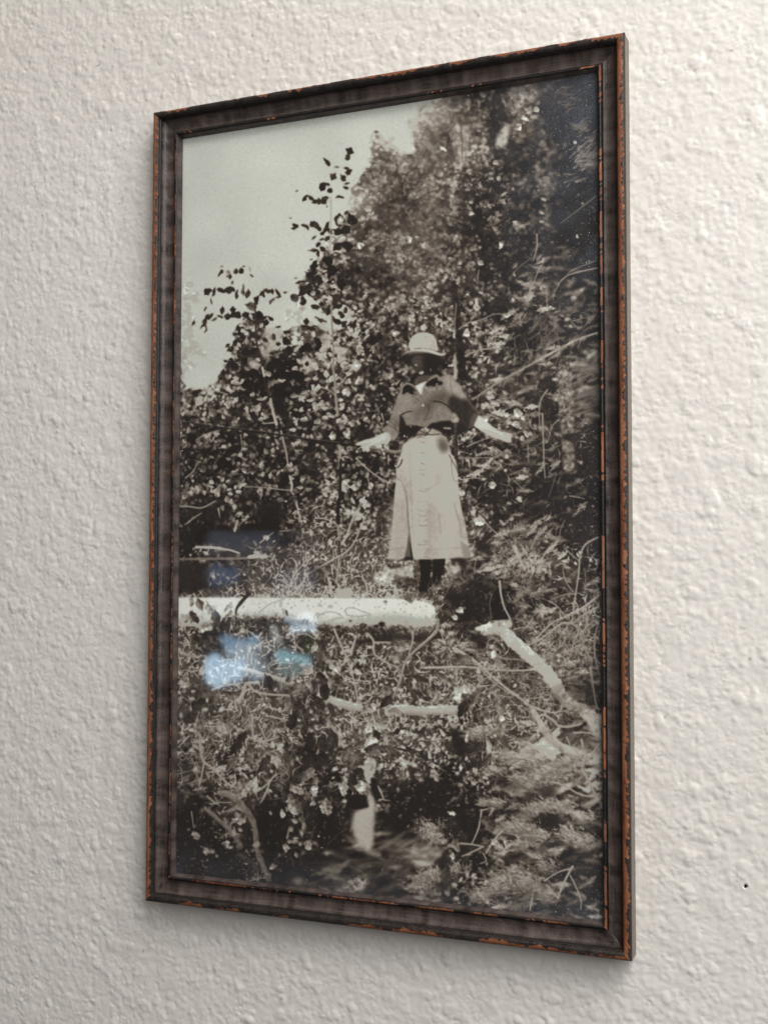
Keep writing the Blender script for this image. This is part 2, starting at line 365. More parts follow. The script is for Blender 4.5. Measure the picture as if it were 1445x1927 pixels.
# scattered foliage ------------------------------------------------------------------------------------
clump = (noise2(PH, PW, 9, 6) * .25 + noise2(PH, PW, 19, 7) * .4 + noise2(PH, PW, 44, 8) * .45) / 1.1
clump = .5 + (clump - .5) * 1.35
N = 64000
px = rng.random(N) * PW; py = rng.random(N) * PH; lum = rng.random(N)
rank = lum + rng.normal(0, .28, N); order = np.argsort(rank)
jx = px + rng.normal(0, 14, N); jy = py + rng.normal(0, 14, N)
ci = np.clip(((jx + PX0 - 330) / 45).astype(int), 0, 17); ri = np.clip(((jy + PY0 - 130) / 45).astype(int), 0, 35)
KP = dict(l=('l', .95, 2.3), m=('m', .55, 2.9), L=('L', .3, 2.6), t=('t', .95, 3.6), n=('n', .55, 2.4), h=('h', .75, 1.2), d=('s', .22, 1.7), b=('b', .3, 2.0), f=('f', .5, 1.8), s=('l', 0, 1))
for i in order:
    x, y = px[i], py[i]; xi, yi = int(x), int(y)
    mm = massj[yi, xi]
    if mm < .35: continue
    k = kg[ri[i], ci[i]]; bk, dens, con = KP[k]
    if k == 's': bk, dens, con = 'm', .45, 2.4
    if rng.random() > dens: continue
    t = tmap[yi, xi]; cl = clump[yi, xi]
    if ri[i] > 17 and k in 'ml': con = 2.4
    con *= 1 - .4 * UP[yi, xi]; v = t + con * (lum[i] ** 2.2 * 2.1 - .68) + (cl - .5) * (9.5 - 4 * UP[yi, xi])
    if k in 'tn' and v < 2.2 and rng.random() < .6: continue
    if k == 't' and rng.random() < .5: bk = 's'
    if k == 't' and rng.random() < .1: bk = 'l'
    if k == 'n': bk = rng.choice(['n', 's', 't', 'h', 's'])
    if k == 'f': bk = rng.choice(['f', 's', 's', 'h'])
    if k == 'l': bk = rng.choice(['l', 'l', 's', 'm', 'h'])
    if k == 'm': bk = rng.choice(['m', 'm', 'm', 'l'] if ri[i] < 18 else ['t', 's', 's', 'm', 't', 'h'])
    if UP[yi, xi] > .5 and k == 'l': bk = rng.choice(['l', 's', 'h', 'h'])
    B = STAMP[bk]
    put(B[rng.integers(len(B))], x, y, float(np.clip(v, .1, 8.8)), .9)
# pull the local mean towards the chart
low = blur(cv, 16); d = (tmap - low) * .6 * massj
cv = np.clip(cv + np.clip(d, -2.5, 2.5) * (.35 + .13 * cv), 0, 9)
low = blur(cv, 10); CON = np.clip((cv - low) * (.30 - .20 * UP), -2, 2.4) * massj; cv = np.clip(cv + CON, 0, 9)
cv = cv + (3.6 - cv) * .10 * massj
# out-of-focus zones
def defocus(k, pts, s, f=10):
    global cv
    p = smooth(tp(k, pts), 4, True); x0, x1, y0, y1 = box(p, f * 2)
    m = blur(polymask(p, x0, x1, y0, y1, 1), f); b = blur(cv[y0:y1, x0:x1], s)
    cv[y0:y1, x0:x1] = cv[y0:y1, x0:x1] * (1 - m) + b * m
defocus('B', [(0, 150), (1400, 0), (1400, 700), (900, 760), (500, 650), (0, 620)], 1.0)
defocus('B', [(950, 0), (1445, 0), (1445, 1445), (1050, 1445), (1050, 700)], 1.6)
defocus('D', [(1230, 400), (1400, 400), (1400, 900), (1250, 850)], 1.6)
defocus('G', [(820, 850), (1445, 620), (1445, 1300), (700, 1300)], 1.5)
defocus('H', [(0, 780), (330, 850), (380, 1250), (0, 1250)], 1.6)
defocus('H', [(700, 300), (1400, 150), (1445, 1445), (500, 1445), (650, 900)], .9)
# --- things that can be told apart in the picture -------------------------------------------------------
def leaves(k, rows, tone=None):
    s = ORG[k][2]
    for r in rows:
        x, y, L, w, a, t = r
        L = L / s * 1.0; w = w / s; q = tp(k, [(x, y)])[0]
        if k in 'EFGH' and t < 1.6: t = t + rng.uniform(.3, 1.5)
        put(leaf_stamp(L, w, math.radians(a), int(x + y) % 3), round(q[0]), round(q[1]), t)
# dark leaves against the sky, upper sapling and left tree
leaves('A', [(1015, 620, 80, 26, 50, 1.2), (1170, 550, 60, 48, 110, 1), (1155, 590, 50, 34, 100, 2), (1145, 662, 44, 16, 5, 1.6), (1080, 658, 40, 14, 0, 4), (1055, 712, 60, 40, 110, 2),
 (1165, 695, 56, 34, -40, 1.2), (1125, 730, 60, 30, 60, 1.4), (990, 785, 66, 42, 115, .8), (1012, 772, 50, 20, 10, 1.5), (1035, 812, 40, 34, 0, 1), (1100, 855, 56, 16, -8, 1.2), (1140, 795, 44, 20, 20, 1.6),
 (1150, 768, 46, 14, -15, 2.2), (870, 868, 60, 22, -50, .8), (905, 865, 52, 24, 40, 1.3), (935, 890, 50, 26, -20, 1.2), (965, 885, 50, 26, 90, 1.6), (1000, 880, 60, 34, 110, 1.4), (1008, 862, 40, 24, 0, 2.2),
 (795, 1057, 60, 38, -20, .9), (812, 818, 26, 9, -30, 2.5), (772, 998, 20, 8, 0, 3), (862, 1048, 50, 20, 20, 1.6), (885, 1060, 44, 18, 70, 1.8), (920, 1040, 60, 40, 50, 1.3), (945, 1050, 50, 34, 90, 2),
 (960, 1065, 56, 28, 60, 1.2), (1018, 1050, 66, 20, 110, 1), (1000, 1090, 70, 26, 120, 1), (1030, 1080, 60, 28, 60, 1.2), (926, 1130, 44, 13, -40, 1.8), (955, 1177, 44, 26, -50, 1.3), (980, 1140, 40, 16, -20, 2.4),
 (1020, 1135, 56, 28, 120, 1.5), (935, 1215, 60, 24, 10, 1.2), (955, 1235, 56, 20, 90, 1.3), (985, 1205, 50, 30, 40, 1.3), (910, 1278, 26, 8, -20, 2.5), (905, 1217, 44, 8, 0, 3), (1100, 1010, 90, 60, 100, 1.2),
 (1105, 1015, 64, 40, 100, 6), (1180, 1010, 90, 60, 60, .8), (1145, 965, 44, 18, -40, 1.6), (1080, 1090, 80, 50, 30, .7), (1140, 1080, 90, 50, -30, 1), (1240, 1180, 56, 50, 60, 7.4), (1290, 935, 50, 44, 0, 6.8),
 (1085, 1190, 80, 40, -30, 1), (1150, 1180, 90, 60, 40, .8), (930, 1320, 80, 46, 110, .6), (1020, 1290, 80, 50, 10, .7), (1050, 1340, 90, 60, 60, .5), (900, 1380, 60, 40, 20, .8), (950, 1410, 70, 40, -30, .9),
 (830, 1430, 60, 22, -20, 1.3), (1110, 1430, 90, 60, 70, .6), (1000, 1400, 50, 34, 40, 6), (805, 1403, 24, 8, 0, 2.5),
 (300, 1370, 64, 14, -52, 1.5), (312, 1322, 24, 8, -10, 3), (358, 1372, 56, 34, 95, 5), (366, 1390, 40, 20, 100, 1.6), (405, 1355, 40, 30, 110, 1.8), (444, 1352, 44, 34, 100, 1.2), (458, 1322, 26, 10, -10, 3),
 (383, 1430, 30, 14, 100, 2.5), (510, 1385, 32, 12, 40, 2.2), (500, 1340, 40, 6, 80, 4), (1345, 420, 40, 18, 0, 4)])
for q, t in (([(580, 330), (660, 300), (720, 330), (700, 420), (640, 450), (590, 400)], 6.6), ([(850, 520), (880, 590), (950, 560), (930, 500), (860, 500)], 7.4), ([(1060, 450), (1110, 480), (1160, 460), (1140, 420)], 7.2), ([(1110, 150), (1160, 160), (1190, 180), (1160, 240), (1120, 230)], 7.8),
             ([(960, 250), (1020, 260), (1030, 310), (970, 300)], 7.8), ([(560, 440), (600, 430), (640, 480), (600, 500)], 6.8), ([(510, 510), (560, 520), (550, 570), (500, 560)], 6.8), ([(980, 340), (1040, 340), (1030, 420), (1000, 470), (960, 440)], 6.8), ([(1180, 510), (1240, 520), (1230, 580), (1170, 570)], 6.4)):
    poly('C', q, t, soft=2.5, op=.85, grain=1.2)
leaves('C', [(1110, 200, 60, 30, 60, 1.2), (1085, 250, 70, 34, 20, 1), (1140, 170, 50, 26, 100, 1.6), (1090, 150, 60, 30, -20, 1), (1130, 260, 60, 30, -40, 1.4), (1060, 230, 40, 20, 70, 1.6), (600, 370, 50, 26, 30, 1.8), (660, 350, 50, 24, 80, 2), (690, 400, 40, 24, 0, 1.6)])
leaves('C', [(215, 50, 60, 40, -30, 1), (260, 50, 70, 20, 110, 1.2), (238, 110, 50, 10, 80, 2), (300, 35, 50, 30, 20, 1.3), (345, 42, 80, 34, -20, 1.2), (375, 30, 60, 34, 50, 1.4), (405, 60, 70, 26, 100, 1.4),
 (455, 30, 80, 30, 95, 3), (490, 60, 70, 40, 90, 2), (545, 100, 70, 34, 100, 1), (580, 60, 60, 30, 60, 1.3), (635, 45, 60, 34, 0, 1.4), (645, 110, 60, 22, -40, 2.6), (690, 60, 60, 22, 60, 1.6), (600, 40, 60, 26, -20, 2),
 (690, 85, 50, 12, -10, 2.2), (735, 55, 30, 14, 0, 2.5), (318, 170, 66, 22, 85, 1.2), (385, 168, 50, 34, 85, 1), (200, 165, 40, 12, -60, 2.2), (205, 230, 80, 22, -55, 1.4), (235, 215, 60, 20, -60, 1.5), (190, 270, 70, 22, -50, 1.6),
 (205, 300, 60, 16, 100, 1.9), (260, 235, 50, 16, -30, 3), (300, 215, 50, 16, 20, 2), (350, 215, 50, 40, 100, 1.5), (400, 205, 80, 50, 0, 1.2), (470, 200, 60, 44, 60, 1.2), (510, 150, 90, 50, 10, 3.6), (555, 210, 70, 60, 100, .8),
 (610, 255, 48, 32, 100, .8), (640, 230, 56, 22, 35, 1), (595, 225, 50, 18, -30, 1.2), (122, 262, 40, 18, -60, 1.8), (878, 245, 50, 34, 95, 1.2), (690, 285, 44, 14, -10, 2), (745, 320, 60, 26, 10, 1.4), (740, 375, 66, 50, 60, .6),
 (870, 285, 80, 30, 20, 1.6), (915, 300, 70, 28, 10, 1), (970, 235, 60, 26, 20, 2), (1000, 245, 40, 14, 20, 3), (870, 425, 90, 56, -25, .4), (845, 440, 50, 30, 100, .5), (955, 385, 60, 36, 60, .5), (965, 410, 50, 30, 100, .5),
 (950, 430, 40, 28, 0, .5), (880, 530, 34, 26, 90, .9), (755, 445, 80, 60, 100, 1.2), (715, 480, 60, 34, 60, .8), (795, 90, 70, 50, 20, 2.4), (855, 110, 60, 40, 100, 1.2), (850, 60, 70, 40, -30, 1), (880, 25, 90, 50, -30, 1.1),
 (940, 155, 70, 34, 20, 1.5), (1025, 180, 60, 30, 90, .9), (350, 410, 40, 20, -40, 1), (370, 435, 66, 26, -35, 1.2), (360, 420, 40, 14, 30, 3), (400, 390, 70, 26, -40, 1.2), (430, 380, 50, 22, 20, 1.4), (395, 455, 60, 22, -40, 4),
 (425, 465, 50, 26, 80, 1.3), (470, 455, 90, 44, 0, .7), (520, 450, 80, 40, -20, .8), (335, 515, 34, 16, 20, 1.4), (375, 530, 60, 34, 10, 1), (400, 545, 60, 34, 60, .9), (420, 510, 50, 24, -20, 1.6), (350, 550, 40, 18, 60, 1.6),
 (320, 590, 50, 28, 100, 1), (350, 590, 40, 22, 60, 1.2), (470, 610, 80, 40, -30, .8), (520, 600, 90, 60, 0, .5), (600, 630, 120, 80, 10, .4), (480, 670, 90, 60, -20, .5), (550, 680, 60, 50, 0, .6), (690, 530, 120, 70, 40, .6),
 (760, 540, 120, 60, -20, .5), (640, 550, 80, 60, 80, .7), (730, 610, 130, 60, 10, .4), (820, 610, 110, 70, 30, .4), (700, 730, 110, 70, 0, .4), (845, 690, 60, 36, -20, .7), (815, 712, 44, 30, 110, .8), (740, 670, 80, 50, 0, .6),
 (590, 740, 60, 44, 0, .6), (620, 600, 50, 34, 20, 6.2), (640, 660, 80, 40, -30, 3.5), (355, 800, 60, 46, 100, 5.8), (340, 855, 50, 24, 60, 6.2), (545, 835, 70, 44, -20, 5.6), (610, 875, 70, 36, 100, 5), (210, 770, 60, 50, 100, 6),
 (165, 790, 70, 56, 90, 6.8), (240, 850, 90, 30, 60, 3.8), (185, 900, 60, 24, 30, 5.2), (130, 830, 44, 20, 60, 5), (560, 770, 50, 14, 10, 6), (320, 890, 40, 20, 50, 6.5), (1140, 722, 56, 52, 0, 6.8), (1235, 645, 60, 52, 90, 6),
 (1200, 540, 90, 66, 0, 6.4), (1050, 1008, 66, 46, 100, 6.2), (1145, 1000, 54, 50, 20, 6.4), (1185, 935, 44, 30, 60, 6), (1108, 950, 50, 44, 0, 4.8), (955, 920, 50, 34, -40, 5.8), (578, 1208, 50, 28, 110, 6.4), (590, 1275, 40, 24, 100, 6.2),
 (638, 1280, 50, 26, 100, 6), (620, 1240, 50, 24, 120, 3.6), (272, 1385, 40, 30, 100, 6.3), (345, 1440, 50, 34, 80, 5.6), (655, 1110, 40, 26, 100, 6), (605, 1120, 50, 30, 60, 5), (885, 1100, 60, 30, -40, .6), (860, 1060, 70, 30, 60, 3.8),
 (1000, 1395, 44, 38, 0, 6.2), (1020, 1330, 60, 24, 60, 6), (1130, 1350, 90, 60, 60, 6.4), (700, 1180, 100, 60, 30, .6), (440, 1350, 70, 34, -30, 5.6), (90, 1410, 70, 30, -50, 5.2), (150, 1370, 60, 30, 60, 5.4), (70, 1190, 26, 14, 90, 6)])
leaves('D', [(35, 330, 54, 50, 90, 6.2), (218, 285, 60, 30, 95, 6.2), (505, 328, 50, 46, 0, 7.8), (325, 242, 40, 26, -30, 6.2), (770, 208, 70, 22, 5, 6.6), (655, 375, 50, 22, 100, 5), (430, 340, 50, 34, 90, 6.6), (70, 90, 60, 50, 20, 5),
 (740, 860, 60, 56, 60, 6.4), (775, 875, 40, 30, 10, 7.6), (850, 860, 70, 50, 70, 7), (885, 895, 40, 24, 50, 8), (830, 930, 70, 46, 20, 6.8), (868, 965, 20, 14, 0, 7.6), (880, 1030, 40, 30, 100, 6.6), (905, 1000, 60, 30, 60, 5.4),
 (675, 1345, 64, 50, 0, 6.6), (660, 745, 80, 50, 20, 5.8), (700, 790, 60, 30, 0, 5.4), (745, 350, 110, 26, 4, 6), (470, 1390, 60, 40, 90, 6), (590, 515, 60, 30, -30, 5), (620, 570, 50, 30, 10, 5)])
leaves('B', [(725, 730, 40, 30, 100, 6), (670, 730, 40, 22, 0, 5.6), (740, 1185, 54, 28, 85, 7), (1233, 490, 30, 22, 20, 7.6), (1250, 1120, 34, 16, 80, 7.4), (535, 893, 34, 24, 0, 5.8), (540, 968, 56, 20, 0, 5.8), (598, 780, 26, 18, 60, 6.4),
 (540, 775, 18, 16, 0, 6.2), (118, 1140, 60, 40, -30, 5.8), (230, 1180, 50, 44, 90, 6.2), (465, 1300, 44, 26, -30, 6.4), (600, 1300, 50, 34, 30, 6.2), (855, 390, 60, 36, -30, 7.4), (975, 270, 44, 40, -40, 7), (880, 320, 90, 26, 30, 6.4),
 (350, 530, 60, 24, 40, 7), (700, 625, 40, 34, 0, 6.4), (1025, 870, 44, 22, 20, 6), (1013, 965, 36, 18, 20, 6.4), (1010, 1020, 36, 20, 0, 6), (1285, 900, 22, 18, 0, 5.6), (440, 1118, 20, 18, 0, 7.4), (475, 1130, 44, 22, 90, 6.2), (475, 465, 60, 14, 0, 2)])
poly('B', [(700, 520), (720, 440), (760, 380), (800, 390), (795, 450), (770, 510), (740, 530)], 6.6, soft=3, grain=1.5)
poly('B', [(800, 170), (860, 120), (950, 110), (1000, 150), (950, 220), (880, 250), (860, 300), (800, 300), (790, 250), (830, 230)], 5.2, soft=4, grain=2, op=.8)
poly('B', [(410, 400), (470, 380), (520, 420), (530, 480), (500, 540), (480, 640), (440, 620), (430, 500)], 7.2, soft=4, op=.6, grain=2)
for q in ([(468, 330), (478, 480), (480, 620)], [(540, 430), (520, 560)], [(430, 420), (470, 450), (490, 500)]): stroke('B', q, 2.4, 1.4, 3, soft=1, op=.7)
# the spruce sprays at the right edge of the picture
for x, y, n in ((1270, 410, 12), (1300, 560, 26), (1290, 620, 26), (1260, 740, 12), (1190, 210, 14), (1350, 480, 14), (1340, 360, 10), (1180, 160, 8)):
    for i in range(n):
        a = rng.uniform(-.9, .1); x0 = x + rng.normal(0, 40); y0 = y + rng.normal(0, 30); l = rng.uniform(30, 66)
        stroke('B', [(x0 - l * math.cos(a) * .5, y0 - l * math.sin(a) * .5), (x0 + l * math.cos(a) * .5, y0 + l * math.sin(a) * .5 - 5)], 2.4, .9, rng.uniform(3.8, 6.6) * (.75 if x < 1200 or y < 450 else 1), op=.9)
# dark spruce trunk and pale stems
stroke('B', [(500, 640), (490, 800), (495, 960), (480, 1130), (485, 1300), (470, 1445)], 3, 7, 1.4, soft=1.8, grain=1, op=.6)
stroke('D', [(430, 40), (440, 140), (455, 300), (470, 450), (480, 620)], 10, 15, 1.2, 1.0, soft=1.5, grain=.8)
stroke('D', [(430, 480), (432, 560), (434, 630)], 5, 6, 6.2, 6.8, soft=1.2)
stroke('D', [(440, 130), (430, 260), (435, 330)], 3, 3, 4.6, soft=1)
for q, w, t in ((([(980, 1110), (980, 1200), (955, 1285)]), 3.4, 6), ([(1005, 1320), (975, 1390), (955, 1445)], 3, 5.6), ([(1380, 850), (1290, 920), (1140, 1035)], 2.2, 5.8), ([(1380, 1285), (1230, 1345), (1180, 1380)], 2.2, 5.8),
                ([(1385, 1335), (1250, 1365), (1180, 1390), (1120, 1445)], 3.2, 6), ([(640, 1050), (700, 1040), (780, 990)], 2, 4.4), ([(120, 970), (135, 1010), (150, 1060)], 3, 4.4), ([(90, 780), (95, 850)], 3, 4.6),
                ([(590, 1350), (580, 1445)], 3, 5), ([(940, 1270), (850, 1340), (800, 1400)], 2, 5), ([(480, 700), (560, 690), (640, 715)], 2, 4.6)):
    stroke('B', q, w, w * .6, t)
for q, w, t in (([(940, 20), (925, 80), (915, 130)], 4, 6), ([(1045, 20), (1050, 120), (1060, 170)], 3, 5), ([(1130, 0), (1095, 60), (1090, 110)], 2, 5.5), ([(460, 300), (520, 260), (600, 240), (700, 200), (790, 208)], 3, 5.6),
                ([(1220, 245), (1300, 225), (1375, 208)], 2, 5.4), ([(500, 480), (600, 440), (700, 430), (745, 435)], 4, 5.6), ([(1050, 710), (1005, 780), (995, 860), (1000, 980)], 3.4, 5.6), ([(1018, 870), (1022, 1000), (1028, 1180), (1035, 1300)], 4, 5.6),
                ([(1140, 895), (1085, 950), (1065, 1020)], 3, 5.2), ([(1070, 1105), (1140, 1080)], 2.5, 5), ([(510, 1090), (600, 1050), (690, 1020)], 2.2, 6.6), ([(450, 1120), (530, 1135)], 2.4, 5.4), ([(450, 1165), (600, 1165), (700, 1160), (780, 1130)], 2.8, 5),
                ([(650, 870), (700, 890), (740, 905)], 2.6, 5.6), ([(610, 905), (720, 905)], 2, 5), ([(920, 1080), (925, 1200)], 2.6, 5.4), ([(800, 1280), (870, 1250), (930, 1235)], 2.4, 5), ([(490, 1310), (560, 1300), (600, 1305)], 2, 7),
                ([(820, 1310), (880, 1370), (910, 1420)], 2.4, 5), ([(1200, 1420), (1300, 1440)], 2, 7), ([(1110, 1270), (1080, 1370), (1060, 1430)], 2, 4.4), ([(700, 950), (800, 960), (850, 950)], 2, 4.4)):
    stroke('D', q, w, w * .6, t, wob=.12)
# right-hand bark trunk
poly('D', [(1130, 520), (1210, 520), (1215, 620), (1230, 760), (1235, 900), (1225, 1010), (1240, 1150), (1250, 1260), (1170, 1260), (1150, 1150), (1145, 1000), (1130, 860), (1125, 700)], 4.2, soft=1.5, grain=2.4)
poly('D', [(1160, 1010), (1230, 1000), (1225, 1050), (1160, 1040)], 1.2, soft=2)
poly('D', [(1235, 620), (1260, 700), (1250, 1000), (1260, 1250), (1235, 1200)], 1.4, soft=3, op=.8)
# long bare bough with its hanging twigs
stroke('D', [(550, 775), (640, 710), (760, 635), (860, 580), (970, 520), (1100, 448), (1240, 375), (1385, 325)], 3, 4, 5.6, 6.6, wob=.1)
stroke('D', [(970, 520), (1100, 448), (1240, 375)], 4, 4, 7.4)
for i in range(46):
    u = rng.uniform(0, 1); x = 580 + 760 * u; y = 760 - 420 * u - 40 * math.sin(3 * u); l = rng.uniform(30, 110); a = rng.uniform(1.9, 2.8)
    stroke('D', [(x, y), (x + l * .5 * math.cos(a) + rng.normal(0, 8), y + l * .5 * math.sin(a)), (x + l * math.cos(a), y + l * math.sin(a) + 14)], 1.8, .8, rng.uniform(4.2, 6.2), op=.85)
for i in range(60):
    x = rng.uniform(820, 1130); y = rng.uniform(180, 480); l = rng.uniform(30, 90); a = rng.uniform(1.2, 2.6)
    stroke('D', [(x, y), (x + l * math.cos(a), y + l * math.sin(a)), (x + l * 1.3 * math.cos(a + .3), y + l * 1.3 * math.sin(a + .3))], 1.6, .8, rng.uniform(3.8, 6), op=.8)
for i in range(26):
    x = rng.uniform(1270, 1390); y = rng.uniform(430, 860); l = rng.uniform(40, 90)
    stroke('D', [(x - l, y + l * .35), (x, y), (x + l * .5, y - 12)], 4, 2, rng.uniform(3.6, 5.6), soft=1.4, op=.7)
# saplings, left half
stroke('C', [(535, 120), (540, 250), (545, 380), (570, 480), (590, 560), (600, 640), (620, 740)], 3, 5, 2, 1.4, soft=.8)
stroke('C', [(585, 560), (597, 615)], 4.5, 4.5, 7.4); stroke('C', [(640, 770), (655, 850), (680, 940)], 5, 6, 6.6, 7.2, soft=.8)
stroke('C', [(710, 985), (730, 1070), (745, 1130), (755, 1200)], 4, 3.4, 6); stroke('C', [(770, 1290), (783, 1350), (778, 1385)], 5, 4, 7)
stroke('C', [(778, 1385), (680, 1375), (560, 1362), (480, 1360)], 2.6, 2, 6.4, 5.4); stroke('C', [(670, 928), (590, 936)], 3, 2, 6.8)
stroke('A', [(1045, 860), (1045, 980), (1040, 1100), (1040, 1240)], 1.6, 2.4, 6, 6.2)
stroke('C', [(1045, 110), (1053, 300), (1060, 430), (1060, 560), (1070, 640), (1078, 760), (1090, 880)], 3.2, 5.2, 5.6, 6.2, side=1.4)
stroke('C', [(1090, 960), (1100, 1060)], 6, 6, .8); stroke('C', [(1100, 1070), (1110, 1180)], 4.6, 4.6, 5.8); stroke('C', [(1110, 1180), (1108, 1300), (1105, 1445)], 4.6, 5.5, 1, .8)
stroke('E', [(1098, 0), (1092, 90), (1093, 180)], 6, 6, .8); stroke('E', [(1092, 180), (1100, 280), (1100, 370), (1082, 560)], 5, 3.6, 5.4, 6.2); stroke('E', [(1100, 280), (1103, 370)], 3, 3, 1.2)
for q, w in (([(945, 490), (1000, 498), (1050, 530)], 2.6), ([(980, 690), (1040, 715), (1072, 748)], 3), ([(1085, 690), (1140, 630), (1180, 560), (1230, 450)], 2.8), ([(1025, 790), (960, 840), (905, 860)], 2.6),
             ([(350, 740), (270, 715), (210, 720)], 2.6), ([(70, 1300), (120, 1255), (155, 1190)], 3), ([(440, 1010), (450, 1100)], 2.4), ([(1215, 1170), (1290, 1240), (1380, 1305), (1445, 1335)], 3.4), ([(1290, 1290), (1305, 1360)], 2.6),
             ([(1385, 870), (1400, 920)], 3.4), ([(1430, 1150), (1430, 1210)], 3), ([(570, 1445), (585, 1390), (560, 1370)], 2)):
    stroke('C', q, w, w * .6, 6.2)
stroke('C', [(140, 1045), (220, 1000), (300, 980)], 2.2, 2, 5.4)
poly('C', [(660, 780), (720, 760), (750, 860), (720, 910), (690, 880)], .7, soft=3, op=.9)
poly('C', [(1380, 330), (1440, 300), (1445, 520), (1400, 500), (1360, 420)], 1.0, soft=5, op=.7)
# straw, brush and boughs, middle
poly('E', [(120, 190), (300, 180), (430, 210), (560, 150), (640, 180), (560, 250), (440, 270), (380, 290), (120, 300)], .8, soft=5, op=.9)
poly('E', [(560, 30), (700, 20), (740, 100), (660, 190), (570, 160), (530, 80)], .7, soft=5, op=.9)
poly('E', [(30, 410), (150, 415), (210, 430), (225, 560), (170, 600), (30, 600)], 1.3, soft=4, op=.9)
stroke('E', [(140, 320), (240, 322), (300, 328)], 5, 5, 7.8); stroke('E', [(305, 330), (370, 340), (430, 360)], 4, 3, 7.6)
stroke('E', [(30, 400), (200, 398), (440, 395), (640, 380)], 5, 4, 4.6, 6.4, op=.8); stroke('E', [(500, 385), (560, 380), (610, 385)], 8, 6, 7.6)
stroke('E', [(30, 45), (100, 48), (180, 55), (270, 10)], 4, 3, 5.6)
for q, w in (([(780, 645), (850, 570), (880, 510), (960, 460), (1060, 400), (1150, 350), (1210, 270), (1250, 170), (1300, 140)], 4), ([(1250, 170), (1285, 100)], 2.4), ([(1120, 300), (1160, 220), (1190, 130), (1240, 60)], 4.4),
             ([(765, 640), (765, 590), (800, 510), (860, 430), (900, 370)], 3.4), ([(1050, 640), (1040, 570), (1010, 500), (980, 460)], 5), ([(815, 30), (835, 110), (850, 170)], 3.6), ([(940, 125), (1010, 130), (1080, 165), (1150, 210)], 3),
             ([(880, 580), (960, 540), (1050, 490)], 3), ([(1290, 640), (1280, 570), (1250, 520)], 4), ([(570, 290), (620, 250), (660, 220)], 3), ([(80, 160), (130, 120), (180, 90)], 2.6), ([(400, 210), (420, 140)], 5), ([(290, 60), (300, 120)], 3)):
    stroke('E', q, w, w * .55, 7.2, 7.0, side=.8, wob=.08)
poly('E', [(910, 430), (1000, 460), (1010, 540), (920, 590), (900, 500)], 1.4, soft=4, op=.5)
poly('E', [(1340, 510), (1390, 480), (1445, 470), (1445, 560), (1380, 560), (1335, 545)], 7.4, soft=2, op=.8, grain=2)
poly('E', [(1090, 610), (1140, 595), (1185, 595), (1175, 655), (1085, 662)], 7.4, soft=1, grain=.8)
# birch pieces beside the feet
poly('W', [(140, 1600), (250, 1570), (400, 1540), (520, 1525), (525, 1650), (430, 1640), (300, 1680), (180, 1700), (130, 1660)], 7.4, soft=2, grain=2.4)
poly('W', [(330, 1600), (400, 1640), (500, 1640), (520, 1700), (400, 1720), (330, 1680)], 2, soft=3, op=.8, grain=2)
poly('W', [(525, 1470), (580, 1470), (590, 1640), (530, 1650)], 3.6, soft=1, grain=2)
poly('W', [(850, 1460), (905, 1460), (905, 1600), (850, 1600)], 6, soft=1, grain=2.4)
# the felled log
poly('E', [(0, 658), (300, 657), (800, 660), (1460, 662), (1565, 672), (1690, 688), (1738, 715), (1750, 770), (1728, 840), (1625, 884), (1505, 892), (1330, 880), (1200, 868), (1080, 862), (1000, 835), (930, 850), (800, 805), (600, 800), (480, 810), (380, 790), (200, 850), (0, 850)], 8.9, soft=.6, sm=False, grain=.3, tex=lambda x0, x1, y0, y1: -2.6 * (np.clip((np.arange(y0, y1)[:, None] - (1026 + 5 * np.sin(np.arange(x0, x1)[None, :] / 37))) / 38, 0, 1) ** 1.5) - 1.5 * np.clip(noise2(y1 - y0, x1 - x0, 7, 71) * noise2(y1 - y0, x1 - x0, 23, 72) - .42, 0, 1) * 3)
for i in range(900):
    x = rng.uniform(380, 1730); b = 800 + 70 * min(1, max(0, (x - 700) / 400)); y = b - abs(rng.normal(0, 14)) + 12
    q = tp('E', [(x, y)])[0]; put(STAMP['s'][rng.integers(90)], q[0], q[1], rng.uniform(1.5, 7.5), .75)
for i in range(500):
    x = rng.uniform(380, 1560); q = tp('E', [(x, rng.normal(880 if x > 900 else 830, 16))])[0]; put(STAMP['s'][rng.integers(90)], q[0], q[1], rng.uniform(.4, 3.2), .9)
for i in range(60):
    q = tp('E', [(rng.uniform(420, 1700), rng.uniform(665, 800))])[0]; put(leaf_stamp(rng.uniform(2, 4), 1.6, 0), q[0], q[1], 5, .6)
stroke('E', [(490, 635), (440, 690), (410, 730), (405, 770)], 7, 3, 1.4, 1.8, wob=.3); stroke('E', [(440, 640), (470, 650), (500, 635)], 4, 5, 2)
stroke('E', [(560, 760), (640, 700), (740, 665)], 1, .8, 5.6, op=.7); stroke('E', [(745, 750), (752, 775)], 4, 4, 2.6)
for q in ([(1150, 770), (1145, 735), (1190, 725), (1260, 750), (1310, 765)], [(1150, 775), (1220, 785), (1300, 775)], [(950, 800), (990, 765), (1060, 760), (1120, 790)], [(930, 820), (935, 780), (1000, 770)], [(1000, 830), (1080, 800), (1130, 795)]):
    stroke('E', q, 1.3, .9, 5.4, op=.7, wob=.25)
for x, y, r in ((1385, 835, 24), (1410, 685, 10), (1175, 815, 12), (1260, 845, 26), (1350, 850, 18), (585, 810, 30), (1090, 855, 20)): poly('E', [(x - r, y), (x, y - r * .6), (x + r, y), (x, y + r * .8)], 2.2, soft=1.2, grain=2)
poly('E', [(1200, 940), (1290, 930), (1380, 900), (1445, 910), (1445, 960), (1330, 960), (1220, 985)], 1.0, soft=3, op=.85)
poly('F', [(0, 900), (150, 905), (330, 890), (330, 950), (200, 960), (0, 935)], 1.2, soft=3, op=.8)
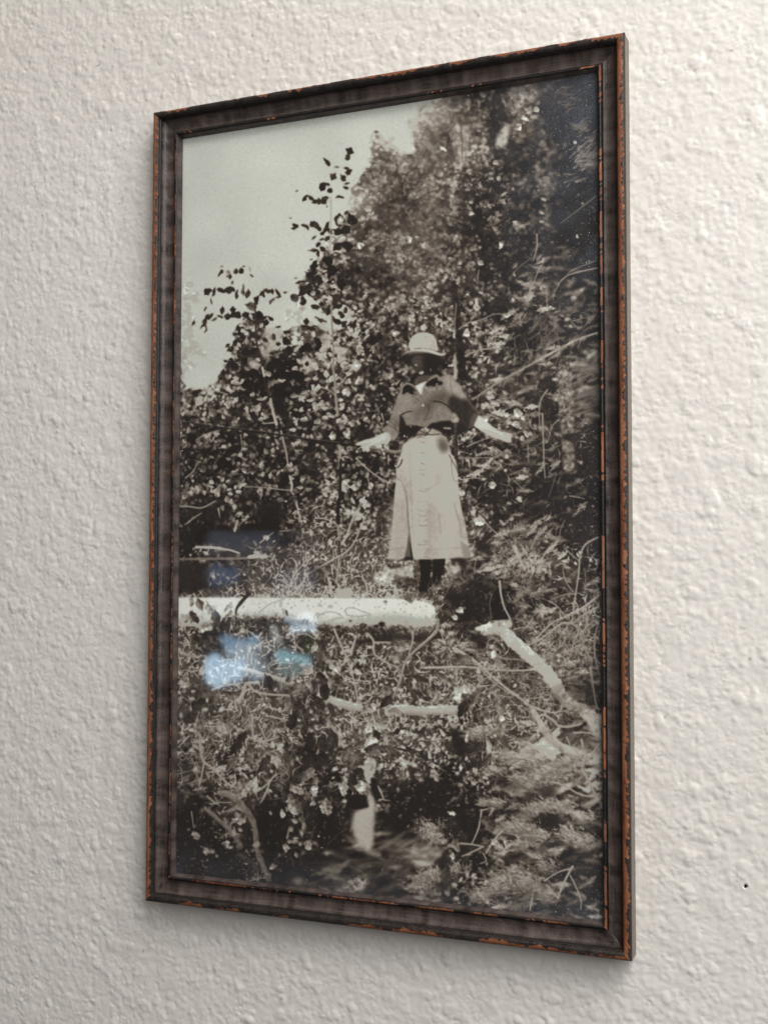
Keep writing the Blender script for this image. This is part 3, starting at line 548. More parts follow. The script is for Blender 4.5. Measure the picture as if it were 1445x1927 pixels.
# the woman in a felt hat -----------------------------------------------------------------------------
poly('V', [(620, 400), (700, 352), (820, 340), (960, 350), (1040, 380), (1050, 470), (1010, 520), (1080, 590), (1010, 610), (900, 650), (800, 700), (735, 670), (800, 575), (770, 520), (720, 480), (650, 440)], .9, soft=1.5, op=.95)
poly('V', [(760, 400), (850, 370), (895, 400), (890, 500), (850, 560), (790, 540), (750, 480)], 1.7, soft=3, grain=.5)
poly('V', [(770, 395), (830, 385), (850, 440), (835, 520), (800, 545), (768, 500), (762, 440)], 3.0, soft=3, op=.85, grain=.4)
stroke('V', [(765, 420), (752, 455), (770, 468)], 1.4, 1.2, 3.2, soft=1, op=.8); stroke('V', [(780, 505), (805, 508)], 1.3, 1, 1.2, op=.7); stroke('V', [(800, 425), (830, 422)], 1.3, 1, .9, op=.8); stroke('V', [(775, 540), (810, 556), (850, 540)], 1.6, 1.2, 3.6, soft=1, op=.7)
poly('V', [(880, 400), (960, 370), (1040, 400), (1030, 500), (980, 570), (920, 560), (890, 500)], .5, soft=3, op=.8)
leaves('V', [(845, 562, 60, 32, -18, 6.8), (790, 478, 34, 24, 20, 5.4), (945, 530, 34, 16, 70, 4.6), (1020, 520, 40, 12, 60, 3.4)])
poly('V', [(735, 660), (770, 590), (810, 575), (800, 620), (770, 680)], .4, soft=1)
poly('V', [(800, 610), (860, 590), (960, 590), (1000, 585), (900, 655), (830, 680), (780, 710), (775, 660)], 3.3, soft=1.5, grain=.8)
poly('V', [(782, 704), (840, 675), (905, 650), (880, 700), (862, 770), (848, 800), (825, 780), (800, 740)], 8.8, soft=.8, sm=False)
# shirt
poly('V', [(560, 1275), (520, 1245), (490, 1190), (430, 1165), (500, 1100), (525, 1030), (565, 920), (600, 800), (640, 730), (690, 672), (760, 690), (845, 800), (870, 740), (890, 680), (940, 620), (1000, 580), (1050, 605), (1100, 583), (1160, 590), (1200, 640),
           (1270, 740), (1330, 830), (1400, 920), (1460, 985), (1440, 1030), (1400, 1110), (1330, 1150), (1250, 1160), (1180, 1090), (1060, 1075), (950, 1095), (900, 1140), (800, 1130), (690, 1140), (640, 1040), (625, 1120), (620, 1190)], 4.9, soft=1, grain=.9)
poly('V', [(600, 800), (650, 780), (740, 800), (760, 900), (700, 960), (630, 1000), (560, 1000), (580, 900)], 5.6, soft=4, grain=.8, op=.8)
poly('V', [(1085, 595), (1160, 592), (1200, 650), (1270, 745), (1320, 830), (1250, 820), (1180, 780), (1110, 760), (1090, 680)], 6.2, soft=4, grain=.8)
poly('V', [(1120, 870), (1170, 800), (1250, 840), (1330, 850), (1400, 940), (1450, 985), (1385, 1110), (1330, 1150), (1250, 1170), (1190, 1090), (1210, 1020), (1150, 950)], 1.6, soft=3, grain=.5)
poly('V', [(1380, 1000), (1440, 990), (1440, 1040), (1400, 1110), (1350, 1120)], 3.2, soft=2)
poly('V', [(900, 870), (1000, 790), (1090, 760), (1140, 800), (1100, 880), (1000, 880), (930, 960), (900, 930)], 2.9, soft=6, op=.8)
poly('V', [(870, 880), (900, 860), (960, 900), (930, 960), (900, 1040), (860, 1060)], 3.2, soft=5, op=.7)
poly('V', [(800, 950), (830, 930), (820, 1030), (800, 1080)], 2.9, soft=4, op=.7)
poly('V', [(560, 1120), (590, 1020), (612, 1060), (600, 1150)], 3.2, soft=4, op=.6)
poly('V', [(430, 1165), (500, 1115), (570, 1150), (610, 1190), (565, 1275), (520, 1245), (490, 1190)], 5.2, soft=1, grain=.9)
stroke('V', [(500, 1110), (560, 1140), (615, 1195)], 1.2, 1.2, 2, op=.8); stroke('V', [(510, 1060), (560, 1110), (600, 1180)], 1.2, 1, 2.2, op=.7); stroke('V', [(612, 1040), (618, 1120), (600, 1190)], 1.2, 1.2, 5.6, op=.8)
poly('V', [(632, 1015), (660, 1040), (690, 1130), (660, 1175), (620, 1150), (620, 1080)], .9, soft=1.2)
poly('V', [(620, 1160), (700, 1115), (800, 1120), (850, 1130), (900, 1142), (960, 1095), (1060, 1072), (1165, 1070), (1190, 1110), (1185, 1190), (1140, 1225), (1080, 1185), (960, 1150), (850, 1150), (780, 1220), (700, 1245), (630, 1200)], .7, soft=1.2)
poly('V', [(1180, 1080), (1330, 1140), (1330, 1180), (1250, 1200), (1180, 1180)], 1.0, soft=2)
leaves('V', [(736, 1122, 24, 16, 0, 6.2), (665, 1225, 26, 22, 0, 6.8), (692, 1235, 20, 16, 0, 7), (806, 1128, 34, 14, 20, .3), (860, 900, 28, 26, 0, 7.8)])
stroke('V', [(628, 1012), (680, 982), (755, 965)], 1.6, 1.6, .9); stroke('V', [(625, 1012), (640, 1060)], 1.6, 1, 1); stroke('V', [(975, 862), (1050, 872), (1120, 910), (1190, 975)], 2, 1.6, 1.0); stroke('V', [(760, 800), (790, 830), (850, 870)], 1.2, 1, 2.4, op=.6)
stroke('V', [(905, 1060), (950, 1020), (960, 960)], 1.2, 1, 2.6, op=.7); stroke('V', [(930, 900), (920, 980), (880, 1060)], 2, 1.4, 2.2, op=.7, soft=1); stroke('V', [(1150, 600), (1155, 700), (1170, 780)], 1.6, 1, 3.6, op=.6, soft=1)
for i in range(9): stroke('V', [(rng.uniform(640, 1100), rng.uniform(820, 1060)) for _ in range(2)], 1, .8, rng.uniform(3, 5.6), op=.35, soft=1)
poly('V', [(655, 792), (652, 740), (672, 705), (710, 690), (752, 712), (785, 750), (800, 800), (770, 770), (768, 790), (735, 785), (700, 765)], .5, soft=.8)
stroke('V', [(645, 770), (655, 715), (695, 675), (750, 688), (790, 725), (840, 795)], 2, 1.4, 5.8, op=.9)
stroke('V', [(770, 760), (830, 810)], 2.6, 2, 4.8)
poly('V', [(893, 690), (925, 650), (980, 625), (1010, 615), (1022, 648), (1070, 662), (1060, 692), (1020, 688), (1000, 670), (990, 708), (945, 700), (905, 712)], .4, soft=.8)
stroke('V', [(862, 790), (880, 700), (920, 648), (1000, 590), (1040, 620), (1080, 650)], 2.2, 1.6, 5.8, op=.9)
poly('V', [(885, 705), (960, 715), (1040, 700), (1060, 720), (1000, 760), (920, 760), (870, 800), (866, 740)], 5.2, soft=2, grain=1.2)
# hat
poly('V', [(628, 398), (660, 368), (705, 335), (780, 322), (880, 318), (960, 330), (1010, 348), (1065, 364), (1098, 350), (1114, 358), (1088, 384), (1040, 386), (985, 372), (930, 358), (850, 350), (770, 350), (700, 362)], 5.6, soft=.8)
poly('V', [(705, 332), (780, 318), (880, 314), (965, 328), (1010, 348), (1065, 366), (1090, 358), (1085, 378), (1040, 380), (985, 366), (930, 348), (850, 338), (770, 338), (705, 346)], 8.2, soft=.6)
poly('V', [(712, 330), (718, 265), (740, 205), (785, 162), (850, 142), (912, 144), (966, 166), (1000, 214), (1014, 280), (1018, 336), (960, 322), (880, 306), (800, 308)], 7.5, soft=.6, grain=.5)
stroke('V', [(722, 296), (800, 290), (880, 292), (960, 312), (1010, 330)], 1.2, 1.2, 6.2, op=.7); stroke('V', [(720, 310), (722, 330)], 3, 3, 3)
poly('V', [(975, 200), (1005, 250), (1014, 320), (975, 310), (960, 260)], 6.2, soft=3, op=.7)
for q in ([(880, 200), (920, 190), (950, 215)], [(900, 230), (950, 225), (985, 260)], [(930, 270), (970, 280)], [(880, 180), (900, 215)], [(940, 300), (975, 285), (990, 300)]): stroke('V', q, 1.6, 1, 5.4, op=.7, soft=.8)
poly('V', [(700, 345), (780, 338), (870, 342), (880, 356), (780, 362), (720, 372)], 4.6, soft=1.5, op=.8)
# staff beside her
stroke('D', [(437, 925), (436, 1000), (438, 1080), (440, 1160), (455, 1250)], 7, 6, 2.8, 2.6, soft=.8, side=1.4, grain=.6); poly('D', [(408, 925), (412, 890), (425, 865), (455, 895), (452, 925)], 6.6, soft=1, grain=1.4)
stroke('D', [(360, 965), (400, 968)], 4, 4, 5.6)
# left forearm, hand and rod
stroke('C', [(42, 925), (150, 935), (300, 960), (450, 978), (600, 996), (750, 1020), (900, 1042), (1050, 1064), (1210, 1082)], 1.8, 3.2, .9, .7)
stroke('C', [(42, 918), (300, 952), (600, 988), (900, 1034), (1100, 1062)], 1.1, 1.2, 5.4, op=.8)
stroke('V', [(0, 1306), (80, 1318), (190, 1330)], 3.2, 3.6, .9)
stroke('V', [(300, 1350), (400, 1362), (480, 1378), (578, 1398)], 4, 7, 4.8, 5.4, side=2)
poly('V', [(512, 1205), (526, 1275), (460, 1300), (380, 1322), (330, 1328), (300, 1350), (312, 1375), (290, 1392), (272, 1388), (255, 1365), (262, 1385), (240, 1388), (222, 1350), (186, 1368), (182, 1358), (225, 1330), (165, 1322), (158, 1312),
           (200, 1288), (270, 1262), (330, 1250), (400, 1215), (460, 1188), (490, 1190)], 8.3, soft=.7)
for q in ([(225, 1335), (260, 1325), (300, 1320)], [(235, 1350), (250, 1385)], [(262, 1350), (275, 1385)], [(200, 1322), (250, 1310), (320, 1300)]): stroke('V', q, 1.3, .9, 5.6, op=.8)
poly('V', [(500, 1190), (520, 1275), (400, 1310), (330, 1325), (420, 1290), (490, 1260)], 7.2, soft=2, op=.7)
for x, y, l in ((467, 1328, 36), (500, 1352, 34), (440, 1370, 26), (455, 1412, 30), (480, 1345, 22)): leaves('V', [(x, y, l, 20, 70, 8.2)])
# right forearm and hand
poly('D', [(592, 882), (625, 905), (655, 930), (700, 968), (748, 990), (800, 1000), (855, 1022), (850, 1030), (810, 1026), (812, 1060), (780, 1062), (745, 1046), (690, 1030), (640, 1004), (585, 970), (560, 950), (575, 910)], 8.3, soft=.8, tex=lambda x0, x1, y0, y1: -3.2 * np.clip((np.arange(x0, x1)[None, :] - 622) / 40, 0, 1))
poly('D', [(600, 985), (690, 1030), (745, 1046), (730, 1020), (660, 985)], 6.4, soft=2, op=.7)
leaves('D', [(830, 1016, 60, 14, 18, 4.2), (800, 1070, 60, 12, 15, 3.8), (640, 905, 30, 30, 0, 8.6)])
# skirt
SK = [(560, 215), (640, 205), (740, 200), (805, 195), (850, 225), (880, 290), (905, 400), (950, 460), (968, 560), (975, 680), (988, 820), (1012, 960), (1045, 1100), (1075, 1290), (1085, 1442), (1035, 1452), (850, 1455), (700, 1466), (540, 1462), (512, 1440),
      (440, 1440), (380, 1466), (265, 1452), (290, 1300), (312, 1100), (328, 900), (335, 760), (345, 700), (348, 620), (345, 560), (368, 470), (400, 390), (425, 300), (480, 258)]
poly('W', SK, 7.0, soft=.8, sm=False, grain=.8, tex=lambda x0, x1, y0, y1: 1.1 * (noise2(y1 - y0, x1 - x0, 11, 61) * .5 + noise2(1, x1 - x0, 7, 62) * .5 - .5) + .5 * np.sin((np.arange(x0, x1)[None, :] - 480) / 9.0 + np.arange(y0, y1)[:, None] / 90.))
poly('W', [(440, 300), (700, 240), (840, 420), (900, 800), (860, 1000), (700, 900), (520, 700), (430, 500)], 7.9, soft=8, op=.7, grain=.5)
poly('W', [(700, 980), (900, 960), (1000, 1050), (1060, 1440), (900, 1440), (760, 1300)], 6.9, soft=8, op=.6, grain=.6)
poly('W', [(1010, 1300), (1085, 1340), (1085, 1442), (1035, 1452)], 4.8, soft=2, op=.7)
poly('W', [(300, 900), (440, 880), (470, 1150), (440, 1440), (270, 1450)], 6.5, soft=6, op=.6, grain=.6)
poly('W', [(780, 250), (850, 260), (880, 330), (840, 385), (790, 360), (770, 300)], 3.0, soft=4.5, op=.85)
poly('W', [(720, 600), (790, 560), (840, 660), (760, 740)], 6.0, soft=6, op=.5)
stroke('W', [(400, 665), (440, 760), (462, 900), (470, 1060), (490, 1250), (512, 1440)], 1.6, 2.4, 5, 2.6, soft=1.1, op=.8)
poly('W', [(478, 1200), (500, 1340), (514, 1442), (440, 1440), (455, 1350)], 3.6, soft=1); poly('W', [(486, 1280), (500, 1340), (516, 1445), (500, 1445), (490, 1340)], 1, soft=.7)
poly('W', [(440, 1438), (512, 1438), (515, 1465), (440, 1462)], 1, soft=.8)
stroke('W', [(480, 320), (490, 500), (500, 700), (510, 1000), (530, 1300)], 2.4, 2.4, 5.6, soft=2, op=.6); stroke('W', [(680, 250), (690, 500), (680, 900), (680, 1300)], 2, 2, 5.8, soft=2, op=.5)
stroke('W', [(780, 1000), (800, 1200)], 3, 3, 5.2, soft=2, op=.5); stroke('W', [(930, 900), (990, 1100), (1010, 1300)], 3, 3, 4.8, soft=2, op=.6)
for x, y in ((620, 275), (620, 385), (620, 490), (622, 600)):
    stroke('W', [(575, y - 12), (610, y - 18), (640, y - 6), (635, y + 16), (580, y + 14)], 1.1, .9, 5, op=.55); stroke('W', [(600, y), (635, y + 8)], 1.6, 1.4, 3.2, op=.8); leaves('W', [(x, y + 2, 10, 8, 0, 7.8)])
stroke('W', [(555, 238), (600, 228), (640, 240)], 1.4, 1, 3.4)
for y, t, w in ((555, 3.2, 1.8), (575, 5, 1.2), (660, 4.6, 1.6), (700, 5, 1.2), (745, 4.4, 1.6), (770, 3.6, 2.2), (800, 5, 1.4), (880, 4.6, 2), (905, 5.2, 1.4), (965, 4.6, 2), (1018, 3.8, 2), (1070, 5.2, 1.6), (1118, 2.8, 2.2), (1150, 5.4, 1.4), (1205, 5.2, 1.6), (1310, 4, 2.4), (1345, 5.2, 1.6), (1395, 5.4, 1.4)):
    a = rng.uniform(560, 585); b = rng.uniform(640, 670); stroke('W', [(a, y - 4), ((a + b) / 2, y + 7), (b, y)], w, w * .7, t + .8, soft=1.1, op=.7)
    stroke('W', [(a, y + 16), ((a + b) / 2, y + 24), (b, y + 15)], w, w, 8.4, soft=1.4, op=.35)
stroke('W', [(640, 760), (700, 740), (780, 690)], 1.4, 1, 5, op=.7); stroke('W', [(280, 1365), (360, 1350), (440, 1345)], 1, 1, 4.8, op=.8); stroke('W', [(540, 1365), (700, 1358), (860, 1350), (1010, 1345)], 1, 1, 5, op=.7)
stroke('W', [(960, 1240), (1020, 1270), (1075, 1310)], 2.2, 1.6, 8); stroke('W', [(410, 455), (395, 500), (365, 535)], 2, 2, 1.4); stroke('W', [(885, 410), (915, 470), (950, 530), (972, 590)], 2.0, 1.2, 2.2, op=.85)
stroke('W', [(905, 470), (910, 560), (930, 660), (975, 680)], 1.4, 1.2, 4); stroke('W', [(345, 620), (380, 660)], 1.4, 1, 3.4)
for i in range(40):
    x = rng.uniform(340, 1000); y = rng.uniform(480, 1420); stroke('W', [(x, y), (x + rng.normal(0, 30), y + rng.uniform(20, 80))], 1.6, 1, rng.choice([5.2, 8]), soft=1.4, op=.22)
poly('W', [(560, 205), (600, 150), (660, 175), (700, 140), (760, 160), (810, 195), (740, 202), (650, 215)], 6.2, soft=1, grain=.8)
poly('W', [(555, 200), (600, 185), (660, 195), (655, 212), (560, 216)], 3.2, soft=1, op=.8)
for q in ([(590, 160), (640, 185), (670, 180)], [(640, 215), (690, 160), (705, 130)], [(660, 200), (720, 205), (790, 195)]): stroke('W', q, 2, 1.4, 1.6, op=.9)
# legs and boots
poly('W', [(580, 1462), (702, 1462), (698, 1560), (692, 1640), (712, 1700), (716, 1760), (680, 1785), (640, 1795), (590, 1790), (572, 1760), (596, 1690), (596, 1600)], .4, soft=.8, sm=False)
poly('W', [(720, 1460), (845, 1452), (830, 1540), (800, 1640), (790, 1720), (745, 1740), (715, 1700), (716, 1620)], .5, soft=.8, sm=False)
poly('W', [(900, 1456), (1035, 1452), (1050, 1560), (1010, 1620), (990, 1500), (905, 1475)], 1.1, soft=2)
# brush in the foreground ---------------------------------------------------------------------------------
poly('F', [(400, 560), (520, 540), (640, 545), (690, 580), (660, 650), (600, 800), (560, 830), (520, 900), (450, 870), (400, 780), (380, 680)], .9, soft=7, op=.75)
poly('F', [(680, 660), (740, 600), (800, 590), (810, 720), (770, 790), (690, 800)], .6, soft=3)
poly('F', [(560, 900), (620, 880), (660, 940), (640, 1000), (570, 970)], .9, soft=4, op=.8); poly('F', [(590, 270), (650, 260), (680, 320), (630, 350), (570, 330)], .8, soft=4, op=.8)
leaves('F', [(460, 740, 60, 40, -40, 8), (425, 790, 60, 30, 20, 7.4), (1010, 740, 70, 70, 0, 6), (590, 140, 90, 60, 20, 7.4), (130, 660, 90, 50, -10, 4)])
for i in range(170):
    x = rng.uniform(230, 560); y = 610 + (x - 230) * -.25 + rng.normal(0, 30); a = rng.uniform(-2.6, -.4); stroke('F', [(x, y), (x + 34 * math.cos(a), y + 34 * math.sin(a))], 1.3, .9, rng.uniform(2, 6.5), op=.8)
for cx, cy, r, n, t in ((900, 400, 110, 130, 6.6), (760, 400, 100, 90, 5.6), (960, 440, 90, 110, 6.6), (1010, 740, 40, 40, 6.2), (900, 600, 110, 110, 4.6), (820, 690, 50, 50, 4.8), (800, 260, 100, 80, 5), (380, 980, 80, 80, 7), (920, 830, 40, 40, 6)):
    for i in range(n):
        x = cx + rng.normal(0, r * .5); y = cy + rng.normal(0, r * .4); a = math.atan2(y - cy, x - cx) + rng.normal(0, .5); l = rng.uniform(20, 46)
        stroke('F', [(x, y), (x + l * math.cos(a), y + l * math.sin(a))], 1.9, .9, t + rng.normal(0, 1), op=.85)
for q, w, t in (([(830, 320), (860, 380), (880, 430), (900, 470)], 7, 7), ([(590, 110), (640, 160), (700, 220), (760, 262)], 3, 6.6), ([(730, 550), (740, 640), (760, 720), (800, 800), (805, 850)], 4.4, 7), ([(680, 640), (665, 700), (680, 800)], 2, 5.4),
                ([(950, 300), (1000, 240), (1060, 225), (1130, 280)], 2.6, 5.8), ([(1130, 280), (1140, 200), (1170, 140)], 2.6, 5.4), ([(1170, 330), (1210, 370), (1255, 408)], 3, 6.2), ([(1390, 255), (1310, 300), (1270, 380), (1260, 500), (1240, 640), (1215, 830)], 4, 6.6),
                ([(1240, 635), (1160, 640), (1090, 670)], 2.6, 6.2), ([(1060, 680), (1120, 720), (1160, 780)], 3, 6.4), ([(1225, 620), (1180, 560), (1155, 480), (1165, 440)], 2.6, 6), ([(1395, 645), (1300, 720), (1180, 785), (1080, 830), (1000, 910), (970, 950)], 5, 6.8),
                ([(1390, 720), (1290, 780), (1220, 830), (1150, 830), (1080, 880), (1000, 940), (920, 980)], 4.4, 6.8), ([(1220, 830), (1260, 880), (1230, 950), (1215, 1020)], 4, 6.2), ([(1300, 460), (1310, 560), (1290, 640)], 2, 5.4), ([(1380, 560), (1385, 640), (1350, 740)], 2.4, 5.4),
                ([(1310, 740), (1320, 830), (1270, 900), (1215, 930)], 3.6, 6.4), ([(1385, 830), (1310, 880), (1270, 890)], 2.6, 5.8), ([(1390, 840), (1365, 960), (1380, 1100), (1400, 1180)], 4, 5.4), ([(1340, 1130), (1360, 1270), (1385, 1400)], 5, 6), ([(1330, 1340), (1360, 1310)], 2, 5),
                ([(315, 810), (310, 880), (240, 950), (160, 1020), (100, 1090), (70, 1200), (30, 1300), (0, 1370)], 6.5, 6.2), ([(0, 1110), (50, 1135), (75, 1160)], 3.4, 6), ([(150, 890), (145, 960), (120, 1040)], 4, 6.6), ([(175, 1035), (200, 1080), (215, 1130), (300, 1130)], 3, 6.6),
                ([(230, 1130), (340, 1128), (440, 1125), (560, 1130), (700, 1145), (860, 1150), (980, 1140)], 5, 7), ([(440, 1130), (445, 1240)], 6, 6.6), ([(420, 1000), (500, 1040), (570, 1090), (650, 1160), (740, 1240), (830, 1310), (900, 1360), (960, 1420)], 6, 7),
                ([(570, 1090), (650, 1190), (760, 1280), (880, 1340)], 3, 6.4), ([(700, 1030), (760, 1070), (860, 1075), (930, 1100)], 3, 6.2), ([(650, 1030), (650, 960), (700, 930), (760, 1000)], 2.6, 5.8), ([(830, 870), (930, 860), (990, 890)], 3, 6.2),
                ([(890, 1340), (1000, 1330), (1080, 1300)], 3.4, 6), ([(900, 1370), (1000, 1410), (1110, 1430), (1155, 1385)], 4.6, 6.8), ([(1110, 1430), (1200, 1415)], 2.4, 6), ([(560, 480), (570, 420), (575, 380)], 2, 5.6), ([(240, 1010), (300, 1060), (360, 1100)], 2.4, 6)):
    stroke('F', q, w, w * .6, t, side=1.0, wob=.15)
for i in range(150):
    x = rng.uniform(900, 1380); y = rng.uniform(780, 1100); a = rng.uniform(0, 6.3); l = rng.uniform(30, 90)
    stroke('F', [(x, y), (x + l * math.cos(a), y + l * math.sin(a)), (x + l * 1.5 * math.cos(a + .7), y + l * 1.5 * math.sin(a + .7))], 1.9, .9, rng.uniform(4.4, 7), op=.8)
for i in range(230):
    x = rng.uniform(350, 1250); y = rng.uniform(1000, 1420); a = rng.normal(.35, .7); l = rng.uniform(40, 120)
    stroke('F', [(x, y), (x + l * math.cos(a), y + l * math.sin(a)), (x + l * 1.4 * math.cos(a + .4), y + l * 1.4 * math.sin(a + .4))], 1.8, .9, rng.uniform(4.4, 7.2), op=.7)
# big slanting birch bough
poly('F', [(1180, 1190), (1330, 1180), (1380, 1400), (1300, 1380), (1200, 1300), (1160, 1240)], 1.8, soft=7, op=.55)
stroke('F', [(1120, 1300), (1200, 1370), (1290, 1420), (1400, 1500)], 20, 24, 5.6, 6.4, soft=2.2, side=1.6, grain=1.3)
stroke('F', [(640, 870), (720, 865), (820, 950), (900, 1020), (1000, 1110), (1080, 1200), (1120, 1270)], 23, 25, 8.7, 8.1, soft=1, side=2.0, grain=.6)
poly('F', [(568, 862), (600, 850), (640, 855), (650, 890), (610, 885), (575, 878)], 8.6, soft=.8); poly('F', [(660, 820), (720, 810), (800, 810), (812, 850), (760, 870), (700, 850)], 6.6, soft=1, grain=1.5)
poly('F', [(1060, 1290), (1110, 1240), (1150, 1225), (1165, 1260), (1110, 1330), (1070, 1310)], 3.4, soft=3, op=.45); stroke('F', [(960, 1110), (1010, 1100), (1050, 1080)], 1.6, 1.2, 5, op=.8)
# boughs and big leaves, lower left
stroke('E', [(430, 1130), (520, 1155), (620, 1185), (700, 1210), (790, 1240)], 8, 10, 7.4, 7.2, side=2); stroke('E', [(20, 1020), (90, 1045), (200, 1070)], 7, 6, 6); stroke('E', [(975, 1320), (1060, 1350), (1130, 1375), (1240, 1400)], 13, 15, 7.8, soft=1.2, side=1.8)
stroke('F', [(-10, 1430), (60, 1405), (200, 1420), (300, 1415), (430, 1410)], 16, 17, 7.8, soft=1.4, side=2)
stroke('F', [(-10, 1420), (40, 1410), (60, 1445)], 8, 8, 5.4)
for q, w in (([(440, 870), (500, 890), (550, 930), (580, 970)], 3), ([(560, 970), (620, 960), (650, 955)], 3), ([(780, 950), (820, 910), (880, 905), (930, 930)], 2.6), ([(860, 1010), (800, 970), (800, 940)], 2.4), ([(1065, 870), (1100, 950), (1140, 1040), (1180, 1150), (1210, 1260), (1225, 1370)], 4.4),
             ([(1290, 900), (1330, 950), (1340, 1040), (1445, 1110)], 4.4), ([(1180, 1040), (1195, 980), (1215, 920)], 5), ([(1340, 960), (1445, 960)], 4), ([(500, 1250), (540, 1290), (640, 1310), (760, 1315)], 5), ([(430, 1360), (460, 1290), (480, 1240), (560, 1230)], 8), ([(30, 820), (50, 880)], 5),
             ([(250, 1280), (330, 1250), (430, 1240)], 5), ([(30, 1220), (100, 1150), (160, 1200)], 3), ([(1120, 1110), (1170, 1070)], 4), ([(1150, 1190), (1220, 1215), (1310, 1220)], 3), ([(640, 1400), (720, 1420), (780, 1430)], 3.4)):
    stroke('E', q, w, w * .7, 6.8, side=.8, wob=.12)
poly('E', [(120, 930), (160, 880), (250, 830), (300, 860), (330, 900), (340, 980), (290, 1050), (220, 1040), (180, 1000)], 1.1, soft=3, op=.9)
for i in range(40):
    q = rng.normal((240, 950), (50, 50)); leaves('E', [(q[0], q[1], 44, 20, rng.uniform(0, 180), rng.uniform(.6, 4.2))])
leaves('E', [(165, 700, 90, 44, 70, 4), (230, 730, 100, 36, 60, 5), (270, 790, 110, 56, 80, 2.4), (100, 780, 90, 60, 100, 5.4), (130, 790, 80, 40, 60, 2), (195, 860, 110, 56, -25, 5.8), (360, 720, 90, 30, -60, 5.6), (335, 830, 110, 50, -50, 2),
 (350, 780, 100, 30, -60, 4.6), (110, 690, 60, 20, 100, 5), (60, 800, 60, 40, 60, 6), (975, 990, 190, 60, 80, 2.6), (950, 900, 90, 50, 50, 5), (1005, 1050, 120, 50, 70, 4), (960, 1070, 110, 40, 110, 1.4), (1060, 1110, 120, 60, 50, 5.6), (1085, 1130, 100, 44, 60, 6.2),
 (870, 1140, 120, 70, -20, 5.2), (780, 1200, 110, 50, -30, 4.6), (800, 1270, 120, 66, -40, 4.2), (850, 1260, 110, 60, 100, 3.8), (900, 1250, 90, 40, 60, 5), (1000, 1280, 140, 60, 90, 1), (1040, 1220, 110, 44, 90, 4.6), (990, 1200, 90, 40, 60, 2), (930, 1000, 80, 40, -60, 6),
 (640, 1080, 110, 40, 100, 4.8), (620, 1060, 120, 30, 110, 1.6), (620, 1220, 120, 60, 70, 1), (340, 1215, 80, 44, 90, 4.6), (250, 1160, 90, 44, 80, 4.6), (370, 1310, 100, 60, 20, 4), (180, 1300, 140, 70, -50, 2.6), (260, 1330, 130, 66, -60, 3.6), (150, 1370, 120, 60, -40, 1.6),
 (60, 1230, 90, 60, 60, 5.6), (960, 1360, 120, 60, 60, .8), (760, 1380, 140, 50, 110, 3.6), (820, 1380, 110, 40, 100, 1.6), (1300, 1400, 110, 60, -20, 6), (1410, 1360, 120, 56, -50, 1.6), (1400, 1290, 120, 60, -30, 4)])
leaves('F', [(60, 990, 140, 70, 10, 4.8), (30, 1050, 120, 60, 60, 4.4), (440, 1310, 110, 80, -20, 7), (520, 1270, 140, 70, 10, 6), (500, 1360, 150, 60, 60, 4), (560, 1330, 130, 50, -50, 3.6), (480, 1410, 120, 70, -60, 1.6), (150, 1280, 100, 50, 80, 1.2), (190, 1200, 110, 40, 20, 1.2),
 (160, 1240, 80, 34, 100, 5.6), (310, 1330, 100, 50, 100, 5), (270, 1290, 90, 40, 80, 4.4), (490, 1070, 110, 60, 0, 3.6), (340, 1190, 110, 50, 40, 4), (690, 1030, 80, 40, 100, 7.4), (620, 1420, 90, 50, 60, 4), (740, 1390, 120, 56, 100, 4.4), (330, 660, 60, 30, 0, 5), (380, 690, 80, 40, 30, .8)])
stroke('G', [(165, 140), (170, 220), (190, 310), (250, 360), (300, 410), (360, 470), (400, 485)], 6, 4, 6.6, side=1); stroke('G', [(195, 315), (180, 400), (160, 480)], 4, 2.4, 6.2)
for q, w in (([(95, 140), (60, 180), (20, 220)], 3), ([(190, 75), (240, 78), (290, 80)], 4), ([(370, 60), (420, 95), (480, 110)], 5), ([(515, 0), (520, 100), (530, 180)], 5), ([(560, 60), (600, 150), (620, 180)], 3), ([(570, 185), (630, 170), (695, 150)], 5), ([(640, 10), (700, 25), (745, 35)], 4),
             ([(860, 300), (900, 275), (950, 262), (960, 230)], 4), ([(575, 590), (610, 520), (640, 440), (680, 400)], 4.4), ([(540, 520), (600, 480), (650, 430)], 4), ([(1060, 90), (1110, 180), (1150, 230), (1190, 260)], 8), ([(1360, 480), (1390, 540), (1400, 570), (1440, 575)], 4), ([(1400, 200), (1410, 140)], 4),
             ([(215, 545), (250, 580), (300, 610)], 3), ([(230, 600), (300, 590), (380, 590)], 2.6), ([(750, 830), (765, 760)], 4), ([(110, 650), (125, 760)], 2.4), ([(120, 160), (160, 240)], 2), ([(190, 330), (280, 300)], 2), ([(260, 380), (250, 430)], 2), ([(300, 420), (310, 480)], 2)):
    stroke('G', q, w, w * .6, 6.4, wob=.12)
for i in range(120):
    x = rng.uniform(30, 760); y = rng.uniform(20, 460); a = rng.uniform(0, 3.1); l = rng.uniform(24, 80)
    stroke('G', [(x, y), (x + l * math.cos(a), y + l * math.sin(a)), (x + l * 1.4 * math.cos(a + .8), y + l * 1.4 * math.sin(a + .8))], 2, 1, rng.uniform(5, 7.6), op=.75)
poly('G', [(560, 600), (700, 580), (760, 700), (730, 820), (680, 960), (600, 960), (560, 860), (550, 720)], .6, soft=6, op=.9); poly('G', [(930, 690), (1060, 560), (1100, 640), (1060, 760), (1040, 860), (960, 860), (900, 780)], .6, soft=6, op=.9)
stroke('G', [(300, 525), (370, 540), (440, 600), (490, 660), (530, 740), (545, 850), (560, 940), (600, 1040), (630, 1110)], 11, 10, 5.4, 4.4, soft=1.6, side=1.5, grain=.6); poly('G', [(515, 875), (555, 850), (570, 880), (540, 895)], 5.8, soft=1.2)
